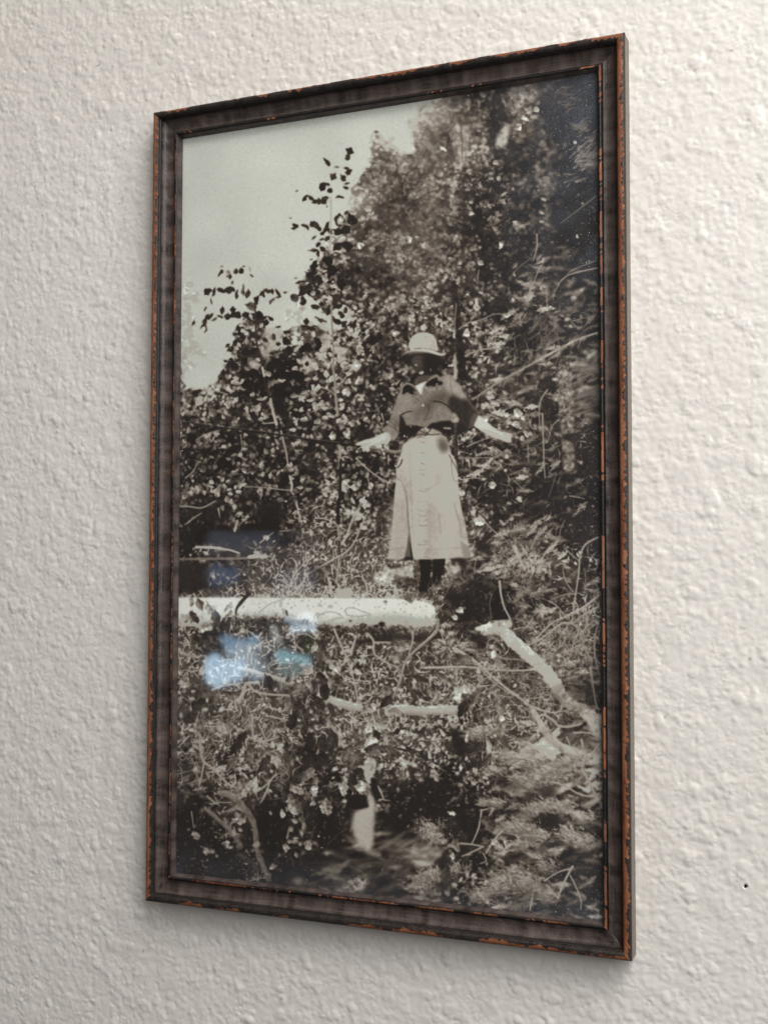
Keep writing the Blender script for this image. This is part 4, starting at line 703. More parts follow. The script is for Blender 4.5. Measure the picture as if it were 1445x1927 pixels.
stroke('G', [(205, 630), (260, 680), (330, 740), (390, 800), (440, 885)], 7, 10, 5, 4.6, soft=1.6, side=1.5, grain=.6); poly('G', [(380, 780), (405, 775), (405, 810), (385, 815)], 6, soft=1.2); stroke('G', [(440, 940), (500, 980), (560, 1040)], 8, 8, 2.6, soft=3)
leaves('G', [(100, 20, 110, 60, -30, 1), (155, 80, 180, 56, 95, 4.6), (330, 60, 150, 110, 80, 5), (440, 160, 140, 50, -50, .8), (410, 220, 150, 46, -55, .7), (380, 320, 130, 50, -50, 3.4), (500, 270, 150, 56, -80, 3.6), (600, 260, 130, 50, -40, 4), (640, 310, 130, 40, 60, .6), (670, 300, 120, 60, 60, 5.2),
 (580, 350, 130, 50, -60, .9), (450, 500, 170, 100, -60, 4.6), (520, 450, 90, 50, -60, 6), (790, 40, 130, 60, 100, .6), (870, 80, 140, 40, 100, .7), (900, 180, 130, 46, -60, .8), (1040, 40, 130, 50, 90, 4.6), (1060, 150, 140, 50, 70, .7), (980, 190, 120, 50, 100, .8), (905, 300, 120, 80, -10, .7),
 (985, 290, 110, 80, 80, .6), (890, 400, 130, 60, -40, 4.2), (810, 500, 140, 50, 20, 5), (740, 520, 140, 50, 100, 1), (780, 600, 160, 60, 75, 5.4), (825, 600, 130, 40, 80, 3), (1010, 610, 120, 76, 85, 5.4), (1000, 640, 60, 40, 80, 6), (1128, 490, 110, 56, 90, 6), (1190, 460, 120, 60, 90, .6),
 (1240, 480, 100, 70, 0, 6.2), (1310, 180, 130, 60, -40, 7.2), (1320, 240, 120, 70, 0, 3.4), (1370, 80, 100, 60, 60, 6), (1350, 130, 90, 40, 60, 1.2), (1290, 100, 110, 40, -60, 6.8), (1140, 260, 120, 60, -60, 3.4), (1170, 330, 140, 40, -70, 3.6), (930, 488, 60, 36, -10, 6.8),
 (718, 660, 70, 32, 80, 6.6), (1235, 380, 100, 40, 0, 1.6), (640, 655, 34, 20, 60, 5.4), (740, 890, 70, 40, 85, 5.4), (765, 850, 40, 26, 0, 5.4), (890, 875, 66, 56, 20, 5.2), (810, 940, 44, 24, 70, 5), (700, 940, 30, 16, 70, 4.4), (800, 715, 50, 24, 30, 6), (865, 745, 50, 30, 100, 5),
 (140, 810, 60, 50, 60, 4.6), (205, 912, 60, 40, 0, 5.4), (245, 915, 40, 26, 0, 5), (280, 945, 30, 20, 60, 4.6), (410, 680, 60, 50, 0, 5), (430, 725, 40, 30, 0, 6), (450, 690, 70, 60, 50, 4.6), (650, 1020, 60, 30, -30, 4.6), (960, 815, 18, 16, 0, 7)])
stroke('G', [(1310, 330), (1300, 400), (1310, 430)], 22, 18, 7.4, soft=2, grain=1.6)
poly('G', [(1292, 490), (1315, 530), (1345, 590), (1335, 760), (1325, 880), (1290, 920), (1240, 870), (1190, 790), (1200, 660), (1280, 625)], 6.9, soft=3.4, grain=.8); poly('G', [(1230, 640), (1300, 600), (1300, 660), (1240, 720)], 7.4, soft=4, op=.7)
poly('G', [(1150, 540), (1290, 530), (1290, 620), (1220, 650), (1150, 640)], .6, soft=1.6, sm=False, jag=1.5); poly('G', [(1310, 430), (1350, 440), (1360, 580), (1330, 540)], .8, soft=1.6)
for i in range(30):
    x = rng.uniform(840, 1500); y = rng.uniform(850, 1130) - max(0, x - 1100) * .1; a = rng.normal(-.25, .5); l = rng.uniform(80, 200)
    stroke('G', [(x, y), (x + l * .5 * math.cos(a), y + l * .5 * math.sin(a) - 10), (x + l * math.cos(a), y + l * math.sin(a))], 3, 1.4, rng.uniform(2.2, 5.2), soft=1.6, op=.55)
poly('G', [(1140, 1120), (1200, 1090), (1270, 1080), (1290, 1140), (1240, 1190), (1150, 1180)], 5, soft=4, grain=2.4); poly('G', [(780, 1110), (830, 1090), (870, 1120), (820, 1150)], 4.6, soft=4)
# lower right
poly('H', [(0, 560), (120, 480), (300, 440), (440, 520), (420, 620), (300, 660), (160, 740), (0, 800)], .8, soft=8, op=.7); poly('H', [(390, 100), (480, 110), (520, 230), (470, 290), (420, 220)], .8, soft=4, op=.9); poly('H', [(1010, 500), (1090, 480), (1110, 560), (980, 600), (920, 560)], 1.2, soft=6, op=.85)
poly('H', [(960, 680), (1120, 650), (1130, 760), (1090, 800), (980, 740)], .9, soft=5, op=.9); poly('H', [(700, 300), (760, 380), (870, 450), (860, 500), (740, 500), (690, 420)], 1.4, soft=6, op=.6); poly('H', [(340, 1010), (400, 1000), (400, 1140), (350, 1170), (330, 1090)], .9, soft=4, op=.9)
stroke('H', [(960, -20), (1000, 50), (1040, 110)], 11, 10, 7, side=1); stroke('H', [(1020, 90), (1090, 180), (1170, 230), (1300, 290)], 15, 17, 7, 6.8, soft=1.6, side=1.6, grain=1)
poly('H', [(1290, 0), (1380, 10), (1400, 60), (1410, 150), (1370, 140), (1320, 60)], 6.9, soft=1.5, grain=1.2)
for q, w in (([(1030, 0), (1090, 40), (1130, 75), (1200, 80), (1280, 60)], 5.4), ([(1230, 122), (1310, 120), (1360, 135), (1400, 160)], 4), ([(1310, 280), (1285, 360), (1320, 430), (1370, 530), (1410, 560)], 6), ([(990, 450), (1090, 455), (1170, 480), (1260, 530), (1350, 550), (1395, 535)], 4.4),
             ([(1395, 200), (1350, 260), (1320, 330)], 4), ([(1280, 170), (1290, 220)], 5), ([(1180, 150), (1210, 220)], 3), ([(1220, 1020), (1170, 1110), (1120, 1230)], 5.4), ([(1210, 1035), (1130, 1055), (1040, 1110)], 3.6), ([(1205, 1080), (1240, 1150), (1275, 1240), (1275, 1310)], 3), ([(965, 1150), (950, 1230), (935, 1310)], 4.4),
             ([(820, 1200), (900, 1180), (970, 1130)], 3.4), ([(610, 640), (590, 760), (545, 865)], 4), ([(470, 865), (540, 870), (620, 885)], 4), ([(780, 755), (720, 810), (670, 880), (640, 930)], 5), ([(620, 885), (560, 915), (480, 950)], 4), ([(620, 930), (640, 980), (600, 1000)], 3), ([(690, 630), (660, 680)], 4), ([(620, 640), (690, 625)], 3.4)):
    stroke('H', q, w, w * .7, 6.4, side=.8, wob=.1)
FR = [(720, 380, 60), (800, 280, 90), (900, 330, 110), (1000, 320, 120), (1100, 400, 120), (950, 450, 90), (850, 430, 60), (1180, 330, 90), (1050, 620, 100), (950, 650, 70), (1180, 620, 90), (1320, 700, 70), (820, 750, 80), (920, 770, 80), (1010, 820, 90), (1200, 810, 100), (1290, 850, 90), (880, 880, 80),
      (1050, 1010, 90), (850, 1060, 90), (780, 1120, 100), (700, 1180, 100), (620, 1230, 90), (1000, 1170, 100), (1070, 1230, 90), (900, 1150, 90), (260, 760, 90), (290, 820, 70), (230, 1120, 100), (280, 1070, 70), (440, 1040, 60), (180, 1160, 60), (640, 590, 50), (720, 600, 50), (560, 130, 70), (640, 110, 70)]
for cx, cy, r in FR:
    for i in range(int(r * 1.5)):
        x = cx + rng.normal(0, r * .5); y = cy + rng.normal(0, r * .3); a = rng.normal(-2.7, .55) if cx > 480 else rng.uniform(0, 6.3); l = rng.uniform(18, 44)
        stroke('H', [(x, y), (x + l * math.cos(a), y + l * math.sin(a))], 2.0, .9, np.clip(5.6 - 2.2 * (y - cy) / r + rng.normal(0, 1.3) - max(0, cy - 900) * .0016, 1, 8), soft=.8, op=.8)
leaves('H', [(430, 870, 110, 50, 70, 4), (410, 940, 60, 34, 60, 7), (405, 655, 60, 26, 10, 7), (295, 400, 110, 40, 60, 5.2), (770, 850, 70, 26, 85, 7), (735, 880, 70, 24, 60, 6.6), (690, 860, 60, 20, 30, 6.4), (740, 925, 100, 40, 0, 6.2), (650, 720, 130, 70, 40, 2.8), (510, 150, 70, 30, 110, 7), (655, 210, 110, 30, 80, 6),
 (740, 90, 150, 56, -75, 4.2), (740, 20, 60, 40, 0, 7.4), (640, 20, 80, 40, 60, 5.4), (120, 240, 180, 26, 5, 1), (50, 110, 120, 30, -20, 1), (200, 130, 130, 36, -50, 1.2), (70, 190, 150, 26, 40, 1.3), (370, 1080, 150, 60, 95, .8), (280, 400, 40, 30, 0, 5.4), (195, 430, 30, 28, 0, 5.6), (470, 350, 60, 20, 90, 6.4), (550, 440, 70, 30, 70, 5.8), (500, 440, 60, 20, 70, 5)])
for i in range(60):
    x = rng.uniform(0, 420); y = rng.uniform(30, 330); leaves('H', [(x, y, rng.uniform(30, 60), rng.uniform(14, 26), rng.uniform(0, 180), rng.choice([1.2, 2, 5.6, 6.6, 7.4]))])
for i in range(420):                                   # stray flecks of light in the shadows
    k, x0_, x1_, y0_, y1_ = [('H', 0, 440, 420, 760), ('G', 60, 700, 620, 1100), ('F', 380, 700, 560, 900), ('C', 60, 700, 1150, 1400), ('B', 850, 1380, 650, 1300), ('G', 850, 1150, 480, 850)][rng.integers(6)]
    q = tp(k, [(rng.uniform(x0_, x1_), rng.uniform(y0_, y1_))])[0]; put(STAMP['s' if i % 3 else 'l'][rng.integers(90)], q[0], q[1], rng.uniform(1.5, 5.5), .8)
# print softness, grain, fading ---------------------------------------------------------------------------
cv = blur(cv, .7)
cv = cv + blur(rng.normal(0, 1, cv.shape).astype(np.float32), .7) * .15 + (noise2(PH, PW, 60, 21) - .5) * .25
for i in range(70):
    x = rng.uniform(20, 260); y = rng.uniform(110, 400); put(leaf_stamp(rng.uniform(1.5, 3), 1.4, 0), x, y, 6.6, .6)
cv = np.clip(cv, 0, 9)
RAMP = np.array([(33, 28, 26), (44, 38, 35), (61, 53, 48), (83, 74, 67), (108, 99, 91), (133, 124, 115), (158, 150, 142), (181, 174, 166), (174, 177, 170), (223, 222, 216)], np.float32)
PG = 1.22
PRAMP = (RAMP - 9) * PG
WSTR = 2.5

# ---------------------------------------------------------------- build
HOLE = (.3618, -.458)
MARKS = [(-0.0186, 0.0544, 0.0008), (0.065, 0.0444, 0.0012), (0.0766, 0.026, 0.0009), (-0.0533, 0.0444, 0.0018), (-0.0352, -0.0516, 0.0008), (-0.0099, -0.5355, 0.001), (0.3031, -0.0665, 0.0006), (0.3654, -0.3401, 0.0008), (-0.1053, -0.1375, 0.0008), (0.2162, 0.0301, 0.001), (0.3596, -0.0145, 0.0012), (0.0895, -0.5521, 0.0008), (0.3208, -0.3726, 0.0007), (-0.0716, -0.3034, 0.0007)]
import time as _t; _T0 = _t.time()
build_wall()
root = bpy.data.objects.new('framed_photograph', None); col.objects.link(root); root.location = (0, -DEPTH, 0); root.empty_display_size = .05
root['label'] = 'old sepia photograph of a woman fishing in a chipped dark wooden frame'; root['category'] = 'framed picture'
mm = .001
# ---- the moulding of the frame: (inset from the outer edge, depth behind the front), millimetres
PROF = dict(outer_side=[(.9, 14.1), (.35, 13.9), (.25, 11), (.2, 8), (.12, 5), (.05, 3.2), (0, 2.75)],
            outer_ridge=[(-.12, 2.75), (-.1, 2.1), (.12, 1.35), (.6, .5), (1.4, .08), (2.4, 0), (3.4, .25), (4.1, .8), (4.5, 1.6), (4.7, 2.2)],
            cove=[(4.7, 2.2), (5.0, 2.32), (5.2, 2.9), (5.45, 3.8), (6.2, 5.0), (7.5, 6.0), (9.2, 6.55), (11, 6.75), (12.6, 6.45), (13.4, 6.2), (13.62, 6.65), (13.82, 6.5)],
            sight_edge=[(13.82, 6.5), (13.86, 5.6), (14.15, 5.0), (14.8, 4.7), (15.4, 4.9), (15.9, 5.6), (16.4, 7.1), (16.9, 8.6), (17.1, 9.6)])
RES = dict(outer_side=.9, outer_ridge=.22, cove=.42, sight_edge=.24)
def resample(p, step, sm):
    p = np.array(p, float)
    if sm: p = smooth(p, 8)
    a = np.concatenate([[0], np.cumsum(np.hypot(*np.diff(p, axis=0).T))]); n = max(int(a[-1] / step) + 1, 3); q = np.linspace(0, a[-1], n)
    return np.interp(q, a, p[:, 0]), np.interp(q, a, p[:, 1]), q
def n1(n, step, lo, hi, seed):
    r = np.random.default_rng(seed); f = np.fft.rfft(r.normal(size=n)); k = np.fft.rfftfreq(n, step); w = np.exp(-(k * lo * .8) ** 2) * (1 - np.exp(-(k * hi) ** 2))
    a = np.fft.irfft(f * w, n=n); return a / (a.std() + 1e-9)
def wood(name):
    """painted, rubbed moulding: dark paint, with bare reddish wood where the 'chip' value is high"""
    s = NT(name); uv = s.n('ShaderNodeUVMap').outputs[0]; chip = s.n('ShaderNodeAttribute', attribute_name='chip').outputs['Fac']; rub = s.n('ShaderNodeAttribute', attribute_name='rub').outputs['Fac']
    long_ = s.mapping(uv, (60, 900, 1)); mot = s.noise(s.mapping(uv, (150, 38, 1)), 1, 3, .5); strk = s.noise(long_, 1, 5, .6); fine = s.noise(s.mapping(uv, (900, 2600, 1)), 1, 3, .6)
    paint = s.mix(s.ramp(mot, [(.34, (0, 0, 0)), (.70, (1, 1, 1))]), (.022, .0155, .0135), (.100, .073, .064))
    paint = s.mix(s.ramp(strk, [(.42, (0, 0, 0)), (.7, (.35, .35, .35))]), paint, (.15, .118, .108))
    paint = s.mix(rub, (.0065, .0055, .0055), paint)
    speck = s.noise(s.mapping(uv, (1500, 1500, 1)), 1, 1, .5)
    paint = s.mix(s.ramp(speck, [(.70, (0, 0, 0)), (.76, (.6, .6, .6))]), paint, (.30, .28, .27))
    bare = s.mix(s.ramp(s.noise(s.mapping(uv, (220, 2200, 1)), 1, 5, .65), [(.36, (0, 0, 0)), (.6, (1, 1, 1))]), (.050, .015, .007), (.235, .076, .031))
    bare = s.mix(s.ramp(s.noise(s.mapping(uv, (45, 300, 1)), 1, 3, .5), [(.4, (0, 0, 0)), (.7, (.7, .7, .7))]), bare, (.34, .145, .07))
    f = s.ramp(chip, [(.44, (0, 0, 0)), (.56, (1, 1, 1))]); rim = s.ramp(chip, [(.28, (0, 0, 0)), (.42, (1, 1, 1)), (.5, (0, 0, 0))])
    c = s.mix(f, s.mix(rim, paint, (.006, .005, .005)), bare); s.l(c, s.b.inputs['Base Color'])
    r = s.mix(f, s.mix(s.ramp(mot, [(.3, (0, 0, 0)), (.7, (1, 1, 1))]), (.36, .36, .36), (.55, .55, .55)), (.6, .6, .6)); s.l(r, s.b.inputs['Roughness']); s.b.inputs['Specular IOR Level'].default_value = .38
    h = s.math('ADD', s.math('MULTIPLY', strk, .6), s.math('MULTIPLY', fine, .5)); s.bump(h, .5, .00022); return s.m
def raw_wood():
    s = NT('raw_side_wood'); uv = s.n('ShaderNodeUVMap').outputs[0]; g = s.noise(s.mapping(uv, (18, 2600, 1)), 1, 4, .6); b = s.noise(s.mapping(uv, (25, 120, 1)), 1, 3)
    c = s.mix(s.ramp(g, [(.3, (0, 0, 0)), (.7, (1, 1, 1))]), (.105, .083, .062), (.27, .235, .19)); c = s.mix(s.ramp(b, [(.35, (0, 0, 0)), (.7, (.5, .5, .5))]), c, (.15, .125, .10))
    s.l(c, s.b.inputs['Base Color']); s.b.inputs['Roughness'].default_value = .6; s.bump(g, .5, .0002); return s.m
MW, MR = wood('worn_dark_paint'), raw_wood()
SIDES = [('top', WD, lambda t, s: (t, -s)), ('right', H, lambda t, s: (WD - s, -t)), ('bottom', WD, lambda t, s: (WD - t, -(H - s))), ('left', H, lambda t, s: (s, -(H - t)))]
CH = dict(right=(3.1, 6.7, .75, .15, -3.0, .10), left=(-1, 5.5, .15, .6, -1.5, .3), bottom=(1.9, 4.6, .15, .5, -.1, .3), top=(.6, 4.1, .2, .5, -.35, .35))     # band in arc mm, raggedness low/high, gate, strength
BD = dict(right=.0, left=-.2, bottom=-.1, top=1.5)
for si, (side, Ls, place) in enumerate(SIDES):
    tstep = .00042; nt = int(Ls / tstep); tt = np.linspace(0, Ls, nt)
    rail = None
    for part in ('cove', 'outer_side', 'outer_ridge', 'sight_edge'):
        s_, z_, a_ = resample(PROF[part], RES[part], True); m = len(s_)
        U_ = np.linspace(0, 1, nt)[:, None]; S = np.tile(s_ * mm, (nt, 1)); Z = np.tile(z_ * mm, (nt, 1)); T = S + (Ls - 2 * S) * U_
        tn = T[:, 0] * 1000; A = np.tile(a_, (nt, 1)); chip = np.zeros((nt, m)); rub = np.ones((nt, m))
        rag = lambda sd: (n1(nt, .42, 1.2, 4, sd) * .3 + n1(nt, .42, 4, 12, sd + 1) * .6 + n1(nt, .42, 12, 45, sd + 2) * .5)[:, None]
        j2 = fft_noise(nt, m * 4, .8, 3.5, 50 + si, .3)[:, :m]
        nsx = np.gradient(z_, a_); nsz = -np.gradient(s_, a_); nl = np.hypot(nsx, nsz) + 1e-9; nsx, nsz = nsx / nl, nsz / nl    # outward normal of the profile
        if part == 'outer_ridge':
            lo, hi, rl, rh, gate, gk = CH[side]; seed = 100 + si * 20
            L_ = lo + rl * rag(seed) ; Hh = hi + rh * rag(seed + 5); trend = {'top': (U_ - .45) * 2.2, 'bottom': (.55 - U_) * 2.4}.get(side, 0)
            g = (n1(nt, .42, 26, 70, seed + 9) * .8 + n1(nt, .42, 70, 200, seed + 13) * .6)[:, None] + trend + n1(nt, .42, 5, 14, seed + 10)[:, None] * .3 - gate
            Hh = lo + (Hh - lo) * np.clip(.55 + g * gk if gate > -1 else 1, 0, 1.1)
            d = np.minimum(A - L_, Hh - A) + j2 * .05
            if gate > -1: d = np.minimum(d, g * 2.2)
            chip = 1 / (1 + np.exp(-d / .11)); nick = np.clip(n1(nt, .42, 1.5, 8, seed + 12) - 1.9, 0, 1)[:, None]
            dep = chip * .16 + nick * .5 * np.exp(-((A - 4) / 2.2) ** 2) + .03 * j2; rub = np.clip((A - 6.3) / .8, 0, 1) * 0 + .25 + .2 * np.clip(j2, -1, 1)
        elif part == 'sight_edge':
            seed = 300 + si * 20; g = (n1(nt, .42, 22, 60, seed) * .8 + n1(nt, .42, 60, 160, seed + 7) * .6)[:, None] - BD[side] + .35 * n1(nt, .42, 3, 9, seed + 1)[:, None]
            d = np.minimum(np.minimum(A - 1.05 - .12 * rag(seed + 2), 2.75 + .22 * rag(seed + 5) - A), g * 1.6) + j2 * .1
            chip = 1 / (1 + np.exp(-d / .08)); nick = np.clip(n1(nt, .42, 1, 5, seed + 12) - 2.0, 0, 1)[:, None]; dep = chip * .13 + nick * .35 * np.exp(-((A - 2) / 1.3) ** 2) + .025 * j2
            rub = np.clip((A - 3.3) / .8, 0, 1) * .9 + .04
        elif part == 'cove':
            dep = .035 * j2 + .10 * n1(nt, .42, 10, 60, 500 + si)[:, None] * np.clip(A / 4, 0, 1) * np.clip((A[0, -1] - A - .6) / 2, 0, 1)
            rub = np.clip((A - 1.0) / 1.6, .0, 1) * np.clip((A[0, -1] - .45 - A) / 1.0, 0, 1) + .12 * (A < .5)
        else: dep = np.zeros((nt, m))
        endf = np.clip(np.minimum(U_, 1 - U_) * Ls / .0006, 0, 1); dep = dep * endf
        if part in ('outer_ridge', 'sight_edge', 'cove'): dep = dep * np.clip(np.minimum(A, A[0, -1] - A) / .3, 0, 1)
        S2 = S + (nsx[None, :] * dep) * mm * np.where(nsz[None, :] > 9, -1, 1) * -1; Z2 = Z - (nsz[None, :] * dep) * mm
        X, Zw = place(T, S2); P = np.stack([X, Z2, Zw], -1)[:, ::-1]; uvv = np.stack([T + si * .7, np.tile((a_ + {'cove': 10, 'outer_side': 40, 'outer_ridge': 70, 'sight_edge': 90}[part]) * mm, (nt, 1))], -1)[:, ::-1]
        o = mesh_grid('rail' if part == 'cove' else part, P, MR if part == 'outer_side' else MW, rail or root, uvv, dict(chip=chip[:, ::-1], rub=np.clip(rub, 0, 1)[:, ::-1] * np.ones((nt, m))))
        if part == 'cove': rail = o; o['label'] = side + ' rail of the frame, dark rubbed paint over wood'
print('frame', _t.time() - _T0)
# ---- backing board, print, glass
PD = .0098; GD = .0088
v, f = box_vf(.0128, WD - .0128, PD + .0006, .0130, -(H - .0128), -.0128); s = NT('grey_board'); s.b.inputs['Base Color'].default_value = (.18, .16, .13, 1); mesh_py('backing_board', v, f, s.m, root)
x0, x1, z0, z1 = .0135, WD - .0135, -(H - .0135), -.0135
NX, NZ = 1100, 1880
gx = x0 + (np.arange(NX) + .5) / NX * (x1 - x0); gz = z0 + (np.arange(NZ) + .5) / NZ * (z1 - z0); GX, GZ = np.meshgrid(gx, gz)
V = np.stack([GX / H, -GZ / H, np.full_like(GX, PD / H)], -1) * H - CC; Q = V @ RC.T
SX = np.clip(Q[..., 0] / Q[..., 2] * FPX + 722.5 - PX0 - .5, 0, PW - 1.01); SY = np.clip(Q[..., 1] / Q[..., 2] * FPX + 963.5 - PY0 - .5, 0, PH - 1.01)
xi = SX.astype(int); yi = SY.astype(int); fx = SX - xi; fy = SY - yi
tv = (cv[yi, xi] * (1 - fx) + cv[yi, xi + 1] * fx) * (1 - fy) + (cv[yi + 1, xi] * (1 - fx) + cv[yi + 1, xi + 1] * fx) * fy
rgba = np.ones((NZ, NX, 4), np.float32)
for c in range(3): rgba[..., c] = np.interp(tv, np.arange(10), PRAMP[:, c]) / 255
im = bpy.data.images.new('old_print', NX, NZ); im.pixels.foreach_set(rgba.reshape(-1)); im.update(); im.pack()
s = NT('photographic_paper'); ti = s.n('ShaderNodeTexImage', image=im, interpolation='Cubic', extension='EXTEND'); s.l(s.n('ShaderNodeUVMap').outputs[0], ti.inputs[0]); s.l(ti.outputs[0], s.b.inputs['Base Color'])
s.b.inputs['Roughness'].default_value = .6; s.b.inputs['Specular IOR Level'].default_value = .12
v, f = box_vf(x0, x1, PD, PD + .0004, z0, z1)
pr = mesh_py('print', v, f, s.m, root); ul = pr.data.uv_layers.new(name='UVMap')
for l in pr.data.loops:
    c = pr.data.vertices[l.vertex_index].co; ul.data[l.index].uv = ((c.x - x0) / (x1 - x0), (c.z - z0) / (z1 - z0))
pr['label'] = 'sepia print of a woman in a felt hat holding a fishing rod'
# glass with a breath of dust and a painted-in bluish reflection veil
s = NT('dusty_veiled_glass'); t = s.t; tr = s.n('ShaderNodeBsdfTransparent'); tr.inputs[0].default_value = (.965, .975, .968, 1); gl = s.n('ShaderNodeBsdfGlossy'); gl.inputs['Roughness'].default_value = .022
lw = s.n('ShaderNodeLayerWeight', i_Blend=.5); mx = s.n('ShaderNodeMixShader'); s.l(s.math('ADD', s.math('MULTIPLY', s.math('POWER', lw.outputs['Facing'], 5.0), .9), .075), mx.inputs[0]); s.l(tr.outputs[0], mx.inputs[1]); s.l(gl.outputs[0], mx.inputs[2])
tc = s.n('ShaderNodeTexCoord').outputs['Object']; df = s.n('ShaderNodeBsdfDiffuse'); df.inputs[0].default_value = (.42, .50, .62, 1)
dust_veil = s.n('ShaderNodeAttribute', attribute_name='dust').outputs['Fac']
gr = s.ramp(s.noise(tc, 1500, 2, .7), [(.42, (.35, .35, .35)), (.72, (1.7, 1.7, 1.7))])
mx2 = s.n('ShaderNodeMixShader'); s.l(s.math('MULTIPLY', dust_veil, gr), mx2.inputs[0]); s.l(mx.outputs[0], mx2.inputs[1]); s.l(df.outputs[0], mx2.inputs[2]); s.l(mx2.outputs[0], s.out.inputs[0])
n_, m_ = 60, 100; U1, V1 = np.meshgrid(np.linspace(0, 1, n_), np.linspace(0, 1, m_), indexing='ij'); gx0, gx1, gz0, gz1 = .0138, WD - .0138, -(H - .0138), -.0138
GP = np.stack([gx0 + (gx1 - gx0) * U1, np.full_like(U1, GD), gz0 + (gz1 - gz0) * V1], -1)
edge_ = np.minimum(np.minimum(U1 * 3.2, (1 - U1) * 3.2), np.minimum(V1, 1 - V1) * 6)
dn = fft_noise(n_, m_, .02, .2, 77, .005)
dust = .004 + .030 * np.exp(-((1 - U1) / .22) ** 2) * np.clip(V1 - .1, 0, 1) + .085 * np.exp(-((1 - U1) / .2) ** 2 - ((1 - V1) / .24) ** 2) + .05 * np.exp(-(V1 / .035) ** 2) + .03 * np.exp(-((1 - U1) / .03) ** 2) + .045 * np.exp(-((1 - U1) / .14) ** 2 - (V1 / .12) ** 2) + .02 * np.exp(-(U1 / .03) ** 2)  # upper-right terms paint in the room's bluish reflection; the edge terms are dust
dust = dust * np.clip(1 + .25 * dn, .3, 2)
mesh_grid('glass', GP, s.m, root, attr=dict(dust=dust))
# loose specks of dust lying on the glass and on the frame
def specks(name, pts, sizes, mat, parent, yd):
    r = np.random.default_rng(5); k = 6; n = len(pts); an = np.linspace(0, 2 * np.pi, k, endpoint=False)[None, :] + r.random((n, 1)) * 6; rad = sizes[:, None] * r.uniform(.6, 1.2, (n, k))
    ring = np.stack([pts[:, None, 0] + rad * np.cos(an), np.broadcast_to(pts[:, None, 2] if pts.shape[1] > 2 else yd, (n, k)) , pts[:, None, 1] + rad * np.sin(an)], -1)
    top = np.stack([pts[:, 0], np.full(n, yd) - sizes * .5, pts[:, 1]], -1)[:, None]; Vv = np.concatenate([ring, top], 1).reshape(-1, 3)
    b = np.arange(n)[:, None, None] * 7; i = np.arange(k); fc = (np.stack([(i + 1) % k, i, np.full(k, 6)], -1)[None] + b).reshape(-1, 3)
    o = mesh_py(name, Vv.tolist(), fc.tolist(), mat, parent, False); o['kind'] = 'stuff'; return o
s = NT('dust_grain'); s.b.inputs['Base Color'].default_value = (.52, .52, .50, 1); s.b.inputs['Roughness'].default_value = .9; MD = s.m
r = np.random.default_rng(31); n = 30000; u = r.random(n); v = r.random(n)
den = .03 + .5 * np.exp(-v / .02) + .5 * np.exp(-(1 - u) / .035) + .55 * np.exp(-(((1 - u) / .28) ** 2 + ((1 - v) / .3) ** 2)) + .5 * np.exp(-(((1 - u) / .18) ** 2 + (v / .1) ** 2)) + .2 * np.exp(-u / .03)
k = r.random(n) < den * .75; u, v = u[k], v[k]; sz = r.lognormal(-9.15, .4, len(u))
specks('dust', np.stack([.017 + (WD - .034) * u, -(H - .017) + (H - .034) * v], 1), sz, MD, root, GD - .00002)
print('dust', len(u))
# ---------------------------------------------------------------- the window across the room, seen mirrored in the glass
win = bpy.data.objects.new('window', None); col.objects.link(win); win.location = (-1.60, -3.0, -.42)
win['label'] = 'far daylight window mirrored as bluish blurs in the picture glass'; win['category'] = 'window'
WX, WZ = .215, .265
s = NT('window_view'); VW, VH = 80, 106; sp = np.zeros((VH, VW, 3), np.float32); sp[:] = (.055, .065, .085)
def patch(x0_, x1_, y0_, y1_, c, e=.03):                        # a pale or dark shape seen through the window, edges a little ragged
    Y_, X_ = np.mgrid[0:VH, 0:VW]; X_ = X_ / (VW - 1) + (noise2(VH, VW, 9, int(x0_ * 99) + 3) - .5) * .07; Y_ = Y_ / (VH - 1) + (noise2(VH, VW, 7, int(y0_ * 99) + 5) - .5) * .05
    w = np.clip((np.minimum(X_ - x0_, x1_ - X_)) / e + .5, 0, 1) * np.clip((np.minimum(Y_ - y0_, y1_ - Y_)) / (e * .75) + .5, 0, 1)
    sp[:] = sp * (1 - w[..., None]) + np.array(c, np.float32) * w[..., None]
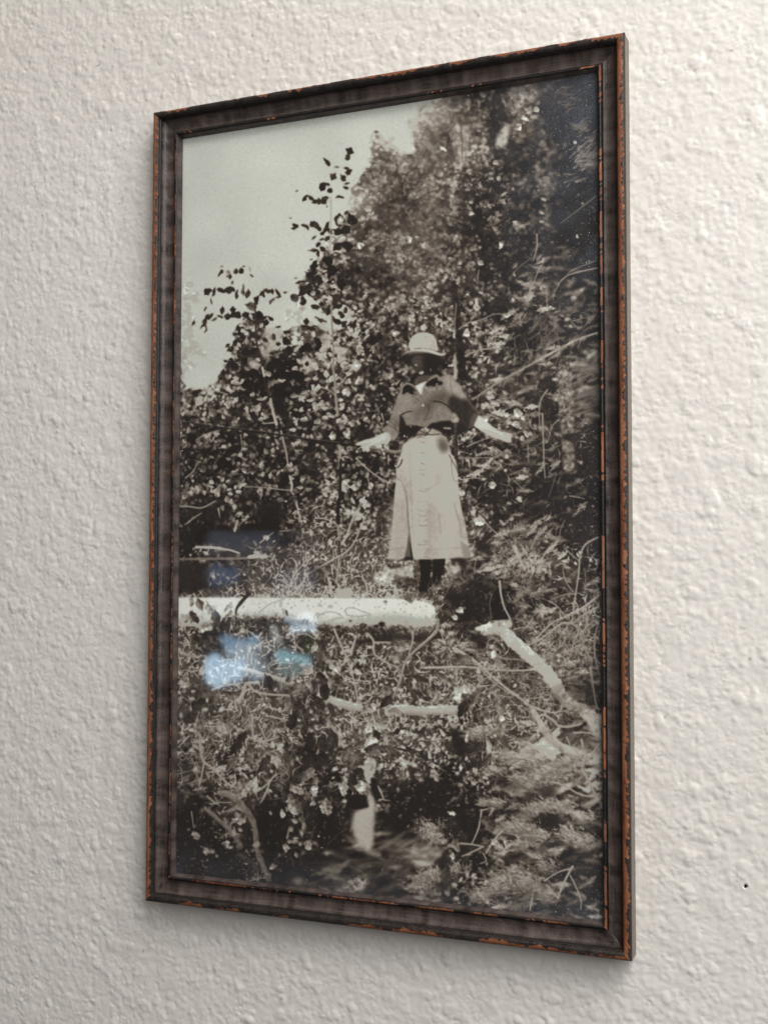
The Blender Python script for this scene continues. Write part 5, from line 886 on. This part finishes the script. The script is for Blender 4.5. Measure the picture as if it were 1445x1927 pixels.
for a in ((0, .6, 0, .13, (.19, .23, .30), .08), (.02, .30, .22, .34, (.26, .37, .60), .06), (.6, 1, .25, .38, (.13, .17, .30), .12), (0, .28, .42, .52, (.5, .6, .7), .05), (.7, .97, .515, .565, (1.5, 1.9, 2.2), .03), (.74, .99, .585, .645, (2.0, 2.5, 2.9), .03),
          (.58, .65, .60, .71, (1.4, 1.5, 1.5), .03), (.17, .50, .67, .78, (.9, 1.5, 2.1), .07), (.28, .52, .72, .93, (1.3, 1.7, 2.0), .09), (.0, .34, .80, .97, (2.1, 3.0, 3.8), .06), (.62, .92, .755, .83, (1.0, 1.9, 2.2), .05), (.65, .86, .83, .90, (.5, .8, .85), .06), (.86, 1, .64, .75, (.06, .12, .05), .06), (.45, .6, .7, .8, (.3, .4, .5), .08)): patch(*a)
vi = bpy.data.images.new('view_outside', VW, VH, float_buffer=True); q = np.ones((VH, VW, 4), np.float32); q[..., :3] = sp[::-1]; vi.colorspace_settings.name = 'Linear Rec.709'; vi.pixels.foreach_set(q.reshape(-1)); vi.update(); vi.pack()
ti = s.n('ShaderNodeTexImage', image=vi, interpolation='Cubic', extension='EXTEND'); s.l(s.n('ShaderNodeUVMap').outputs[0], ti.inputs[0]); s.l(ti.outputs[0], s.b.inputs['Emission Color']); s.b.inputs['Emission Strength'].default_value = WSTR; s.b.inputs['Base Color'].default_value = (.02, .02, .02, 1)
v, f = box_vf(-WX, WX, -.02, -.012, -WZ, WZ); wv = mesh_py('pane', v, f, s.m, win); ul = wv.data.uv_layers.new(name='UVMap')
for l in wv.data.loops:
    c = wv.data.vertices[l.vertex_index].co; ul.data[l.index].uv = ((c.x + WX) / 2 / WX, (c.z + WZ) / 2 / WZ)
s = NT('pale_sash'); s.b.inputs['Base Color'].default_value = (.35, .34, .33, 1)
for a in ((-WX - .03, -WX, -WZ - .03, WZ + .03), (WX, WX + .03, -WZ - .03, WZ + .03), (-WX, WX, WZ, WZ + .03), (-WX, WX, -WZ - .03, -WZ)):
    v, f = box_vf(a[0], a[1], -.03, .01, a[2], a[3]); mesh_py('window_frame', v, f, s.m, win)
print('built', _t.time() - _T0)
